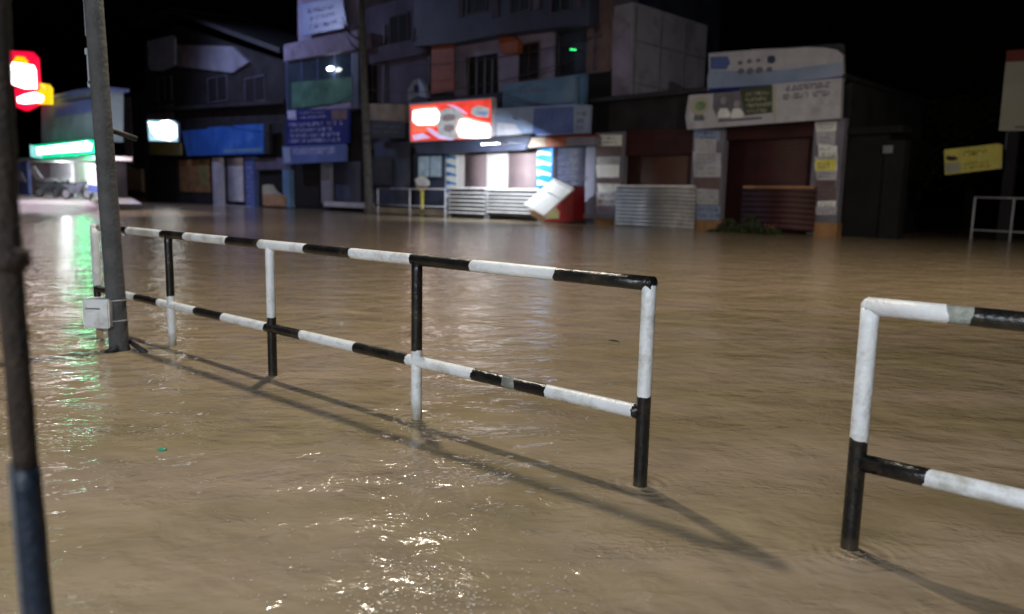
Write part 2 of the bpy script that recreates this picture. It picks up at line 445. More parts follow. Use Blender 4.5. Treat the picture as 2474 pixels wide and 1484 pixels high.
def pz(x, y): return RAILF.at(x, y)[1]
def ty(x): return 548+.103*(x-300)
def ly(x): return 712+.2337*(x-300)
K = lambda k: -RS*k
tb = [1580, 1345, 1145, 998, 850, 742, 630, 552, 450, 392, 310, 288, 240]
tc_ = [1, 0, 1, 0, 1, 0, 1, 0, 1, 0, 1, 0, 0]
lb = [1548, 1534, 1322, 1250, 1222, 1145, 985, 860, 730, 645, 540, 475, 385, 330, 295, 240]
lc_ = [1, 0, 1, 2, 1, 0, 1, 0, 1, 0, 1, 0, 1, 0, 1, 1]
tp = [(x, ty(x), 0) for x in tb]; lp = [(x, ly(x), 0) for x in lb]
g1 = guard(('long guard rail with five posts, striped black and white, left of the gap', 'guard rail'),
      [(K(0), pz(1560, 955), 0, 1), (K(1), pz(1010, 848), 1, 0), (K(2), pz(656, 765), 0, 1), (K(3), pz(412, 714), 1, 0), (K(4), pz(236, 690), 0, 1)],
      dict(pts=tp, cols=tc_), dict(pts=lp, cols=lc_), K(2))
# stations of the pipes are taken on the rail plane, so clamp their ends to the end posts
s_r = rail_s(2075, 1060)
g2 = guard(('guard rail right of the gap, white corner post turning black near the water', 'guard rail'),
      [(s_r, pz(2072, 1062), 0, 1), (s_r+RS, pz(2072, 1062), 1, 0), (s_r+2*RS, .4, 0, 1)],
      dict(pts=[(2096, 745, 0), (2290, 767, 0), (2350, 775, 0), (2640, 803, 0), (2900, 830, 0), (3500, 892, 0)], cols=[0, 2, 1, 0, 1]),
      dict(pts=[(2085, 1130, 0), (2238, 1168, 0), (2560, 1250, 0), (2900, 1330, 0), (3500, 1478, 0)], cols=[1, 0, 1, 0]), s_r, False)

# ------------------------------------------------------------------ concrete street lamp pole on the left
pb = ground(289, 846)
root = empty('street_lamp', pb); tag(root, 'grey concrete lamp pole with a small white box, standing before the guard rail', 'street lamp')
topd = at_depth(226, 0, pb.y); tx = (topd.x-pb.x)/topd.z
H_P = 7.0
bm = bmesh.new()
add_tube(bm, [(tx*z, 0, z) for z in [-.4+ i*(H_P+.4)/24 for i in range(25)]], [.068-.0010*i+random.uniform(-.0012, .0012) for i in range(25)], 20)
link('pole', bm, W['concrete'], root, smooth=True)
LAMP = Vector((-1.45, 6.95, 5.9))
d = LAMP-pb
bm = bmesh.new(); add_tube(bm, [(tx*5.6, 0, 5.6), (d.x*.4, d.y*.4, 6.0), (d.x*.85, d.y*.85, 6.08), (d.x*.98, d.y*.98, 6.05)], .028, 10)
link('lamp_arm', bm, W['zinc'], root, smooth=True)
bm = bmesh.new(); bmesh.ops.create_uvsphere(bm, u_segments=20, v_segments=10, radius=1, matrix=Matrix.Translation((d.x, d.y, 6.08)) @ Matrix.Diagonal((.16, .16, .075, 1)))
link('lamp_head', bm, W['zinc'], root, smooth=True)
bm = bmesh.new(); bmesh.ops.create_cone(bm, cap_ends=True, segments=20, radius1=.11, radius2=.12, depth=.03, matrix=Matrix.Translation((d.x, d.y, 5.99)))
link('lamp_glass', bm, W['white_hot'], root)
# meter box
bm = bmesh.new(); bx = at_depth(243, 753, pb.y-.02)-pb
add_box(bm, bx.x-.072, bx.x+.11, -.12, .02, bx.z-.105, bx.z+.10, 0, .008)
b_ = link('meter_box', bm, W['white'], root)
bm = bmesh.new(); add_box(bm, bx.x-.05, bx.x+.05, -.124, -.121, bx.z+.03, bx.z+.04); link('label_strip', bm, W['inkg'], b_)
for zz in (bx.z-.06, bx.z+.085):
    bm = bmesh.new(); add_tube(bm, [(tx*zz+.074*math.cos(a), .074*math.sin(a), zz) for a in [k*math.pi/8 for k in range(17)]], .006, 6); link('strap', bm, W['zinc'], root)
# conduit and brackets on the upper left side
for (x0, y0, x1, y1) in ((206, 0, 214, 90), (209, 118, 232, 135), (214, 135, 238, 205), (216, 196, 243, 213)):
    a = at_depth(x0, y0, pb.y)-pb; c = at_depth(x1, y1, pb.y)-pb
    bm = bmesh.new(); add_box(bm, a.x, c.x, -.03, .03, a.z, c.z, 0, .004); link('bracket', bm, W['zinc'], root)
a = at_depth(230, 308, pb.y)-pb; c = at_depth(330, 336, pb.y+.2)-pb
bm = bmesh.new(); add_tube(bm, [a, (a+c)/2+Vector((0, 0, .01)), c], .02, 8); link('cross_arm', bm, W['asphalt'], root, smooth=True)
a = ground(300, 838)-pb; c = ground(352, 852)-pb
bm = bmesh.new(); add_tube(bm, [(-.05, -.085, .0), (.02, -.10, .03), (a.x+.03, a.y, .05), ((a.x+c.x)/2, (a.y+c.y)/2, .035), (c.x, c.y, .0)], .018, 8); link('loose_cable', bm, W['asphalt'], root, smooth=True)

# ------------------------------------------------------------------ near rusty pole at the left edge
root = empty('steel_post', at_depth(95, 1484, 1.2)); rp = root.location.copy()
tag(root, 'close rusty steel post with blue paint low down, at the left edge of the view', 'post')
def np_(x, y, dd=1.2): return at_depth(x, y, dd)-rp
cen = [(128, 1800), (95, 1484), (62, 1130)]
cen2 = [(62, 1130), (40, 860), (20, 620), (3, 330), (-10, 80), (-22, -250)]
def tubeof(name, cs, r, m, parent, n=8):
    P = [np_(*c) for c in cs]; pts = []
    for a, b in zip(P, P[1:]):
        for k in range(n): pts.append(a.lerp(b, k/n))
    pts.append(P[-1]); bm = bmesh.new()
    add_tube(bm, pts, [r*(1+random.uniform(-.035, .035)) for _ in pts], 18); return link(name, bm, m, parent, smooth=True)
tubeof('lower_post', cen, .0215, W['bluepaint'], root)
tubeof('upper_post', cen2, .0190, W['rust'], root)
bm = bmesh.new(); add_tube(bm, [np_(24, 655), np_(22, 640), np_(20, 610), np_(19, 598)], [.021, .030, .030, .021], 16); link('clamp', bm, W['rust'], root, smooth=True)
bm = bmesh.new(); add_tube(bm, [np_(50, 800), np_(66, 806)], .007, 8); link('bolt', bm, W['rust'], root)
bm = bmesh.new(); add_tube(bm, [np_(32, 1120, 1.19), np_(45, 1300, 1.19), np_(62, 1500, 1.19), np_(80, 1760, 1.19)], .008, 8); link('conduit', bm, W['concrete'], root, smooth=True)
# ------------------------------------------------------------------ helpers for buildings
def S(x, y=450, off=0): return F.at(x, y, off)[0]
def Z(x, y, off=0): return F.at(x, y, off)[1]
def window(t, x0, y0, x1, y1, off, frame, pane, bars=1, parent=None):
    s0, s1, z0, z1 = t.f.rect(x0, y0, x1, y1, off)
    w = .07; bm = bmesh.new()
    for a, b, c, d in ((s0, s0+w, z0, z1), (s1-w, s1, z0, z1), (s0+w, s1-w, z0, z0+w), (s0+w, s1-w, z1-w, z1)):
        p = t.L(a, off, c); q = t.L(b, off-.10, d); add_box(bm, p[0], q[0], p[1], q[1], p[2], q[2])
    for k in range(bars):
        m_ = s0+(s1-s0)*(k+1)/(bars+1)
        p = t.L(m_-.025, off-.01, z0+w); q = t.L(m_+.025, off-.08, z1-w); add_box(bm, p[0], q[0], p[1], q[1], p[2], q[2])
    fr = link('window', bm, frame, t.root)
    t.box('pane', s0+w, s1-w, off-.04, off-.06, z0+w, z1-w, pane, fr)
    return fr

# ---- building at the left of the row: long dark two-storey shop house
t = Thing(F, 'shop_house', 'long dark two storey shop house behind the plain blue signboard', 'building', S(350))
s0, s1 = S(350), S(684)
zt = Z(520, 178)
t.box('wall', s0, s1, -.35, -9, -.45, zt, W['darkw'])
bm = bmesh.new()   # gabled sheet roof, gable towards the street at its left part
a = S(318, 60, .6); b = S(412, 30, .6)
za = Z(322, 64, .6); zb = Z(410, 32, .6)
p0 = t.L(a, .6, za); p1 = t.L(b, .6, zb)
vs = [bm.verts.new(v) for v in ((p0[0], p0[1], p0[2]), (p1[0], p1[1], p1[2]), (p1[0]+.4, p1[1]+7, p1[2]+.2), (p0[0]+.4, p0[1]+7, p0[2]+.2))]
f = bm.faces.new(vs); r = bmesh.ops.extrude_face_region(bm, geom=[f]); bmesh.ops.translate(bm, verts=[v for v in r['geom'] if isinstance(v, bmesh.types.BMVert)], vec=(0, 0, .45))
vs = [bm.verts.new(v) for v in ((p1[0], p1[1], p1[2]), (t.L(S(700), 0, 0)[0], p1[1], zt+.2), (t.L(S(700), 0, 0)[0], p1[1]+7, zt+.4), (p1[0]+.4, p1[1]+7, p1[2]+.2))]
f = bm.faces.new(vs); r = bmesh.ops.extrude_face_region(bm, geom=[f]); bmesh.ops.translate(bm, verts=[v for v in r['geom'] if isinstance(v, bmesh.types.BMVert)], vec=(0, 0, .35))
bmesh.ops.recalc_face_normals(bm, faces=bm.faces[:]); link('roof', bm, W['asphalt'], t.root)
t.quad('upper_storey', [(350, 110), (424, 60), (690, 150), (690, 250), (350, 250)], -.30, .5, W['darkw'])
t.quad('parapet_band', [(424, 108), (560, 112), (600, 150), (560, 176), (424, 160)], .0, .3, W['greyw'])
t.quad('balcony_slab', [(350, 262), (684, 240), (684, 250), (350, 270)], .5, 1.0, W['darkw'])
for x0, x1 in ((380, 415), (500, 548), (590, 640)): window(t, x0, 190, x1, 243, -.2, W['dull'], W['hole'])
t.pbox('wall_panel', 352, 262, 420, 372, -.2, .1, W['dull'])
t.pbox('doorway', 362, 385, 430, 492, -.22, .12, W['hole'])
bx = t.pbox('board_wall', 432, 388, 505, 465, -.1, .15, W['tan'])
t.pbox('board_panel', 478, 392, 501, 450, -.05, .05, W['yellowd'], bx)
t.pbox('low_wall', 430, 465, 508, 499, .0, .3, W['darkw'])
t.pbox('pillar', 512, 382, 535, 500, .15, .35, W['vinylw'])
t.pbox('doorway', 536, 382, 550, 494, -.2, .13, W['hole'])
t.pribs('shutter', 549, 382, 590, 488, -.15, W['vinylw'], pitch=.11)
pl = t.pbox('pillar', 590, 380, 616, 500, .15, .4, W['mblue'])
t.script('lettering', [(594, 400), (613, 400), (613, 492), (594, 492)], .15, 8, W['pale'], pl)
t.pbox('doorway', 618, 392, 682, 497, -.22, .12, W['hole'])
t.pbox('lintel', 616, 384, 702, 409, .1, .3, W['dull'])
t.pbox('doorstep', 512, 494, 600, 502, .5, .6, W['vinylw'])
pl = t.pbox('pillar', 682, 410, 701, 502, .2, .4, W['sky'])

t = Thing(F, 'cardboard_box', 'tan box with a pale sack on it, in a doorway beside the light blue pillar', 'box', S(650), 0, .5)
t.pbox('box', 634, 470, 682, 499, .5, .6, W['ply'])
t.quad('sack', [(634, 470), (634, 448), (646, 446), (656, 462), (668, 470)], .46, .45, W['cream'])

t = Thing(F, 'signboard', 'long plain blue signboard over the shop with the grey shutter', 'sign', S(535), Z(535, 375), .6)
t.quad('board', [(438, 316), (500, 312), (504, 308), (636, 299), (637, 371), (452, 377)], .6, .25, W['blue'])
t.pbox('end_panel', 637, 301, 650, 371, .55, .3, W['darkw'])
t.quad('stripe', [(540, 362), (634, 357), (634, 366), (540, 370)], .615, .01, W['sky'])

t = Thing(F, 'lit_sign', 'small glaring white lit sign above the dull yellow board', 'sign', S(392), Z(392, 342), .9)
t.quad('box', [(356, 291), (420, 291), (429, 298), (429, 343), (359, 341)], .88, .2, W['vinylb'])
t.quad('face', [(358, 294), (378, 299), (392, 292), (408, 291), (425, 302), (427, 330), (410, 340), (378, 334), (366, 318)], .9, .015, W['white_glow'])
t.quad('tinted_face', [(356.5, 291.5), (420, 292), (428.5, 300), (428.5, 342), (360, 340)], .886, .005, W['cyan_glow'])

t = Thing(F, 'board', 'dull yellow board hung under the small glaring white sign', 'sign', S(398), Z(398, 375), .7)
t.quad('board', [(362, 344), (436, 345), (437, 375), (362, 374)], .7, .12, W['yellowd'])
t.script('lettering', [(368, 350), (430, 350), (430, 370), (368, 370)], .7, 2, W['olive'])

t = Thing(F, 'sign', 'pale blue square signboard high up under the gabled roof edge', 'sign', S(388), Z(388, 170), .5)
t.quad('board', [(355, 100), (417, 85), (422, 92), (422, 157), (388, 172), (362, 170), (358, 160)], .5, .15, W['vinylb'])
t.script('lettering', [(362, 108), (416, 96), (416, 150), (364, 160)], .5, 3, W['pale'])

# ---- tower with the big window
t = Thing(F, 'corner_tower', 'narrow lavender tower with a wide tinted window, beside the street pole', 'building', S(780))
s0, s1 = S(688), S(868); zT = Z(780, -60)
t.box('wall', s0, s1, -.25, -9, -.45, Z(780, 262), W['darkw'])
t.box('upper_wall', S(712, 60), s1, -.25, -9, Z(780, 262), zT, W['lav'])
t.quad('parapet', [(685, 108), (862, 72), (866, 118), (686, 148)], .75, 1.0, W['lav'])
fr = window(t, 690, 138, 852, 262, .45, W['mblue'], W['glass'], 3)
t.quad('lower_panel', [(704, 200), (850, 186), (851, 244), (706, 262)], .47, .02, W['greeng'])
t.pbox('window_return', 690, 140, 852, 262, .33, .55, W['navy'])
t.quad('ledge', [(712, 270), (846, 247), (846, 262), (712, 281)], .6, .8, W['lav'])
t.pbox('side_fin', 852, 120, 866, 262, .5, .7, W['navy'])
t.pbox('doorway', 703, 397, 772, 500, -.15, .1, W['hole'])
pl = t.pbox('pillar', 775, 390, 798, 492, .15, .4, W['greyw'])
t.pribs('shutter', 800, 392, 872, 488, -.1, W['navy'], pitch=.12)
t.pbox('doorstep', 782, 487, 880, 503, .6, .8, W['vinylw'])

t = Thing(F, 'top_sign', 'faded bluish board at the very top of the lavender tower', 'sign', S(790, 60), Z(790, 95), .3)
t.quad('board', [(722, 12), (826, -10), (838, 66), (728, 88)], .3, .12, W['mblue'])
t.script('lettering', [(742, 18), (822, 2), (830, 60), (745, 76)], .3, 3, W['lav'])

t = Thing(F, 'signboard', 'dark blue signboard with four rows of pale script on the lavender tower', 'sign', S(765), Z(765, 350), .8)
t.quad('board', [(692, 266), (842, 262), (840, 346), (690, 352)], .8, .2, W['dblue'])
t.quad('emblem', [(694, 268), (714, 267), (716, 289), (696, 290)], .815, .015, W['pale'])
t.script('lettering', [(696, 296), (830, 290), (830, 344), (696, 348)], .8, 4, W['pale'], density=1.2, h=.7)
t.script('small_lettering', [(722, 268), (800, 266), (800, 286), (722, 290)], .8, 2, W['pale'], h=.55)
t.quad('portrait', [(800, 266), (838, 264), (838, 288), (802, 290)], .812, .012, W['brick'])
t = Thing(F, 'signboard', 'lighter blue strip signboard with one row of script, below the dark blue one', 'sign', S(757), Z(757, 395), 1.0)
t.quad('board', [(681, 354), (833, 348), (833, 390), (684, 397)], 1.0, .2, W['mblue'])
t.quad('logo', [(684, 357), (700, 356), (702, 392), (686, 394)], 1.012, .012, W['vinylb'])
t.script('lettering', [(704, 358), (822, 353), (822, 372), (704, 376)], 1.0, 1, W['pale'], density=1.2, h=.8)
t = Thing(F, 'window_glint', 'small glowing body imitating a lamp reflection on the tinted window of the tower', 'lamp', S(798, 166, .7), Z(798, 166, .7), .7)
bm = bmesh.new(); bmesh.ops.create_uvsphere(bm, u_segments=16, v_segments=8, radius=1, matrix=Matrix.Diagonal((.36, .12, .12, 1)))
link('glint_body', bm, W['white_hot'], t.root, smooth=True)  # added glowing body standing in for a reflection in the glass
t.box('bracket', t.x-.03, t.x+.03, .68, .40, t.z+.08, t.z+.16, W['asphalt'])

# ---- the wide middle building
t = Thing(F, 'office_building', 'wide dark three storey building behind the red lit sign', 'building', S(1150))
s0, s1 = S(870), S(1438); z1f = Z(1200, 345)
t.box('wall', s0, s1, -.3, -10, -.45, z1f, W['darkw'])
t.box('upper_wall', s0, S(1340, 150), -.3, -10, z1f, Z(1150, -60), W['dull'])
t.box('upper_wall', S(1340, 150), s1, -.35, -10, z1f, Z(1150, -60), W['navy'])
t.quad('clad_storey', [(1000, -40), (1424, -60), (1424, 62), (1340, 66), (1210, 82), (1096, 104), (1000, 112)], .8, 1.0, W['navy'])
for x in (1105, 1190, 1290, 1390): t.pbox('clad_post', x, -40, x+12, 40 if x < 1200 else 20, .86, .06, W['dull'])
for x in (1128, 1232, 1330): window(t, x, -30, x+48, 26, .84, W['dull'], W['glass'])
fr = t.quad('white_frame', [(1097, 112), (1337, 66), (1337, 232), (1097, 232)], -.05, .25, W['lav'])
t.quad('opening', [(1126, 140), (1202, 128), (1204, 236), (1128, 236)], -.04, .06, W['hole'])
window(t, 1254, 108, 1301, 192, .0, W['brown'], W['hole'])
t.quad('orange_awning', [(1203, 92), (1240, 88), (1252, 98), (1250, 128), (1210, 130)], .3, .4, W['orange'])
t.pbox('railing', 1100, 236, 1210, 246, .3, .1, W['dull'])
window(t, 884, 130, 914, 262, -.2, W['dull'], W['hole'])
window(t, 940, 40, 985, 110, -.2, W['dull'], W['hole'])
t.pbox('ledge', 880, 120, 1030, 128, .1, .4, W['dull'])
t.quad('beige_band', [(880, 250), (975, 252), (978, 295), (880, 290)], .1, .3, W['beige'])
t.pribs('shutter', 905, 345, 992, 497, -.1, W['navy'], pitch=.13)
t.pbox('doorstep', 880, 500, 1075, 522, 1.0, 1.2, W['beige'])
t.quad('canopy', [(1002, 347), (1282, 330), (1268, 362), (1060, 372), (1006, 372)], 1.3, .25, W['navy'])
t.quad('canopy_top', [(1002, 344), (1282, 327), (1282, 332), (1002, 349)], 1.34, 1.6, W['asphalt'])
t.pbox('shop_wall', 1076, 368, 1120, 462, .05, .3, W['shopwall'])
t.pribs('shutter', 1120, 372, 1177, 520, .0, W['pink'], pitch=.14, depth=.04)
t.pbox('shop_pillar', 1176, 364, 1222, 520, .14, .4, W['shopwall'])
t.pribs('shutter', 1222, 366, 1299, 520, .0, W['pink'], pitch=.14, depth=.04)
t.pbox('shop_floor', 1076, 519, 1336, 533, .4, .7, W['beige'])
t.pbox('shop_wall', 1299, 352, 1336, 533, .05, .3, W['shopwall'])
w_ = t.pbox('kiosk_wall', 1000, 372, 1074, 505, .2, .5, W['navy'])
window(t, 1008, 376, 1068, 430, .33, W['navy'], W['kiosk'], 1)
t.pribs('shutter', 1338, 358, 1438, 518, -.05, W['navy'], pitch=.16)
t.script('lettering', [(1345, 372), (1425, 368), (1425, 440), (1345, 444)], .0, 4, W['dull'])
t.pbox('doorstep', 1338, 515, 1500, 532, .5, .7, W['greyw'])
# right wing with the long side wall
wx0, wx1 = S(1424, 100), S(1526, 100); zw = Z(1535, 3)
side = Frame(F.o.x+F.e.x*wx1, F.o.y+F.e.y*wx1, F.a+math.pi/2)
dep = abs(side.at(1705, 140)[0])
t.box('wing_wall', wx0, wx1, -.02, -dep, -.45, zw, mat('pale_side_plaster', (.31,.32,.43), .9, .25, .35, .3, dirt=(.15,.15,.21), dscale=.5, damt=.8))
for x_ in (1530, 1592, 1650):
    q_ = abs(side.at(x_, 140)[0]); t.box('downpipe', wx1+.0, wx1+.07, -q_, -q_-.07, .5, zw-.2, W['greyw'])
for z_ in (zw-1.6, zw-3.4): t.box('floor_joint', wx1-.01, wx1+.03, -.1, -dep+.1, z_, z_+.06, W['greyw'])
for x_ in (925, 1034, 1345): t.pbox('downpipe', x_, 60, x_+4, 250, -.12, .1, W['asphalt'])
for x_ in (1130, 1150, 1170, 1188): t.pbox('grille_bar', x_, 140, x_+1.5, 234, .02, .03, W['greyw'])
t.pbox('brick_panel', 1422, -20, 1474, 172, .12, .14, W['brick'])
t.pribs('louvre', 1436, 60, 1468, 165, .125, W['brick'], pitch=.14)
t.quad('light_strip', [(1478, 34), (1500, 42), (1520, 60), (1520, 238), (1478, 238)], .06, .08, W['lav'])
t.pbox('dark_shaft', 1422, 174, 1470, 330, .1, .12, W['hole'])
t.pbox('dark_recess', 1388, 180, 1424, 250, -.2, .1, W['sky'])
t.pbox('roof_parapet', 1480, -16, 1528, 4, .1, .4, W['dull'])

t = Thing(F, 'banner', 'tall orange banner with stacked lines of script beside the dark opening', 'banner', S(1068, 160), Z(1068, 222), .4)
t.pbox('cloth', 1042, 108, 1096, 220, .4, .05, W['orange'])
t.script('lettering', [(1048, 122), (1090, 124), (1090, 218), (1048, 216)], .4, 7, W['orangel'], density=1.3, h=.75)

t = Thing(F, 'shop_sign', 'dark sign with two rows of script left of the red lit sign', 'sign', S(930), Z(930, 330), .5)
t.quad('board', [(890, 292), (985, 296), (985, 334), (890, 334)], .5, .15, W['asphalt'])
t.script('lettering', [(897, 296), (980, 302), (980, 326), (897, 326)], .5, 2, W['greyw'], density=1.2)
t = Thing(F, 'notice', 'dark notice with faint lines on the shutter left of the kiosk', 'sign', S(930), Z(930, 450), .1)
t.pbox('board', 893, 380, 945, 448, .1, .05, W['asphalt'])
t.script('lettering', [(898, 388), (940, 388), (940, 442), (898, 442)], .1, 4, W['dull'])

t = Thing(F, 'tarpaulin', 'pale blue cloth bundle on the ledge above the red lit sign', 'tarpaulin', S(1010, 210), Z(1010, 235), .5)
t.quad('cloth', [(998, 195), (1012, 190), (1022, 206), (1030, 236), (1006, 232), (986, 246), (984, 220)], .5, .3, W['vinylb'])
t.quad('fold', [(1000, 204), (1010, 206), (1012, 224), (1000, 222)], .52, .02, W['dblue'])

# red lit sign
t = Thing(F, 'lit_sign', 'large red and white lit signboard with a round silver picture above the canopy', 'sign', S(1090), Z(1090, 342), 1.2)
O = 1.2
t.quad('cabinet', [(988, 251), (1189, 235), (1190, 337), (990, 344)], O-.02, .3, W['vinylw'])
t.quad('face', [(991, 255), (1186, 240), (1186, 334), (993, 341)], O, .015, W['red_glow'])
t.quad('top_glow', [(995, 258), (1052, 254), (1054, 268), (996, 270)], O+.012, .01, W['orange_glow'])
t.quad('painted_halo', [(996, 266), (1020, 261), (1056, 259), (1066, 274), (1064, 296), (1052, 306), (1008, 306), (995, 296)], O+.0135, .01, W['pinkw_glow'])
t.quad('painted_halo', [(1106, 288), (1126, 282), (1146, 288), (1164, 293), (1184, 297), (1186, 333), (1110, 335), (1098, 314)], O+.0325, .01, W['pinkw_glow'])
t.quad('bright_panel', [(998, 269), (1018, 265), (1052, 263), (1061, 274), (1060, 292), (1050, 301), (1010, 302), (998, 292)], O+.016, .012, W['white_glow'])
t.quad('lower_glow', [(996, 303), (1048, 303), (1046, 318), (998, 322)], O+.014, .01, W['orange_glow'])
t.quad('violet_patch', [(996, 327), (1022, 322), (1040, 333), (1000, 339)], O+.016, .01, W['lilac_glow'])
t.quad('picture', [(1062, 270), (1078, 262), (1100, 262), (1120, 278), (1126, 310), (1112, 334), (1068, 336), (1058, 320), (1058, 300)], O+.018, .012, W['grey_glow'])
t.quad('picture_shade', [(1069, 280), (1084, 275), (1100, 278), (1098, 290), (1080, 294), (1068, 291)], O+.03, .01, W['smoke_glow'])
t.quad('picture_shade', [(1074, 302), (1094, 302), (1098, 311), (1086, 320), (1072, 316)], O+.03, .01, W['smoke_glow'])
t.quad('arc', [(1078, 253), (1094, 254), (1112, 262), (1130, 276), (1126, 277), (1108, 267), (1092, 259)], O+.03, .01, W['lilac_glow'])
t.quad('bright_panel', [(1112, 290), (1128, 288), (1142, 294), (1160, 298), (1178, 301), (1184, 308), (1182, 332), (1148, 334), (1112, 331), (1104, 314)], O+.034, .012, W['white_glow'])
t.quad('label_patch', [(1140, 262), (1156, 255), (1182, 262), (1180, 284), (1150, 282), (1138, 274)], O+.02, .01, W['grey_glow'])
t.quad('label_mark', [(1152, 270), (1176, 270), (1178, 278), (1156, 277)], O+.032, .01, W['blue_glow'])
t.quad('swoosh', [(1030, 308), (1044, 312), (1066, 328), (1098, 336), (1090, 339), (1060, 335), (1038, 320)], O+.034, .01, W['lilac_glow'])

# blue boards right of it
t = Thing(F, 'signboard', 'upper pale blue signboard right of the red lit sign, with thin loose cables', 'sign', S(1300, 230), Z(1300, 272), .8)
t.quad('board', [(1214, 206), (1388, 181), (1389, 262), (1214, 272)], .8, .2, W['sky'])
t.script('lettering', [(1244, 212), (1350, 200), (1350, 222), (1244, 230)], .8, 1, W['inkg'], h=.7)
t.quad('stripe', [(1216, 258), (1388, 246), (1388, 256), (1216, 268)], .812, .01, W['mblue'])
for k, (a, b, c) in enumerate((((1216, 238), (1300, 256), (1420, 262)), ((1216, 228), (1290, 250), (1388, 262)))):
    P = [t.L(F.at(*q, .95)[0], .95, F.at(*q, .95)[1]) for q in (a, b, c)]
    bm = bmesh.new(); add_tube(bm, P, .018, 6); link('cable', bm, W['asphalt'], t.root, smooth=True)
t = Thing(F, 'signboard', 'lower blue and white signboard right of the red lit sign, over the awning', 'sign', S(1310, 300), Z(1310, 330), 1.0)
t.quad('board', [(1200, 262), (1388, 252), (1424, 254), (1421, 322), (1198, 333)], 1.0, .2, W['vinylb'])
t.quad('blue_field', [(1290, 262), (1386, 258), (1384, 322), (1286, 326)], 1.012, .01, W['mblue'])
t.quad('white_field', [(1200, 296), (1244, 300), (1262, 326), (1200, 331)], 1.012, .01, W['vinylw'])
t.script('lettering', [(1292, 276), (1380, 272), (1380, 312), (1292, 316)], 1.01, 2, W['sky'], h=.6)
t.quad('fish_mark', [(1236, 282), (1248, 285), (1256, 290), (1242, 288)], 1.013, .01, W['ink'])
t.script('small_lettering', [(1392, 268), (1418, 267), (1418, 315), (1392, 317)], 1.0, 3, W['ink'])

t = Thing(F, 'awning', 'short awning of orange and grey panels right of the lit shop', 'awning', S(1360, 340), Z(1360, 355), 1.2)
t.quad('panel', [(1262, 334), (1318, 331), (1318, 354), (1256, 358)], 1.2, .5, W['beige'])
t.quad('panel', [(1319, 333), (1366, 331), (1366, 353), (1319, 355)], 1.2, .5, W['orange'])
t.quad('panel', [(1367, 331), (1436, 328), (1436, 350), (1367, 353)], 1.2, .5, W['greyw'])
t.quad('red_trim', [(1318, 330), (1436, 325), (1436, 330), (1318, 334)], 1.25, .4, W['redcap'])

def poster(x0, y0, x1, y1, off, label, mats, rows, name='wall_poster'):
    t = Thing(F, name, label, 'poster', S((x0+x1)/2, (y0+y1)/2, off), Z((x0+x1)/2, y1, off), off)
    t.pbox('sheet', x0, y0, x1, y1, off, .03, mats[0]); n = rows
    for k in range(n):
        ya = y0+(y1-y0)*(k+.15)/n; yb = y0+(y1-y0)*(k+.75)/n
        w = x1-x0
        t.quad('wave', [(x0+1, ya), (x0+w*.45, ya+(yb-ya)*.35), (x0+w*.95, yb-(yb-ya)*.3), (x0+w*.9, yb), (x0+w*.4, yb-(yb-ya)*.2), (x0+1, yb)], off+.012, .01, mats[1])
    return t
poster(1077, 369, 1104, 515, .20, 'tall white poster with blue waves on the left wall of the lit shop', (W['posterw'], W['cyan']), 7)
t = poster(1297, 357, 1333, 455, .22, 'blue poster with pale waves on the right wall of the lit shop', (W['cyan'], W['posterw']), 4)

# awning tube lamp of the lit shop
t = Thing(F, 'tube_lamp', 'white tube lamp under the dark canopy of the lit shop', 'lamp', S(1185, 350, 3.0), Z(1185, 350, 3.0), 3.0)
bm = bmesh.new(); add_tube(bm, [(-.6, 0, .04), (.6, 0, .04)], .022, 10); link('tube', bm, W['white_hot'], t.root, smooth=True)
t.box('batten', t.x-.66, t.x+.66, 3.03, 2.97, t.z+.07, t.z+.12, W['zinc'])
for q in (-.5, .5): t.box('hanger', t.x+q-.02, t.x+q+.02, 3.0, 1.3, t.z+.12, t.z+.15, W['zinc'])

# flood barrier of white corrugated sheet, two bays, with legs in the water
t = Thing(F, 'flood_barrier', 'two white slatted panels on legs standing in the water before the lit shop', 'barrier', S(1190, 500, 1.0), 0, 1.0)
for x0, x1, yt in ((1082, 1172, 452), (1174, 1302, 455)):
    s0, s1, z0, z1 = F.rect(x0, yt, x1, 520, 1.0)
    bm = bmesh.new()
    p = t.L(s0, 1.02, z1-.09); q = t.L(s1, .95, z1); add_box(bm, p[0], q[0], p[1], q[1], p[2], q[2]); link('top_bar', bm, W['zincw'], t.root)
    n = 6; s_ = t.box('gap_shade_sheet', s0+.02, s1-.02, .93, .91, z0-.1, z1-.1, W['asphalt'])  # added dark sheet in place of the shade behind the slats
    for k in range(n):
        h = (z1-.16-z0)/n
        p = t.L(s0+.03, 1.0, z0+h*k+.04); q = t.L(s1-.03, .96, z0+h*k+h*.54)
        bm = bmesh.new(); add_box(bm, p[0], q[0], p[1], q[1], p[2], q[2], 0, .008); link('slat', bm, W['zincw'], t.root)
    for s in (s0+.06, s1-.12): t.box('leg', s, s+.07, .95, .88, -.44, z1-.1, W['zinc'])

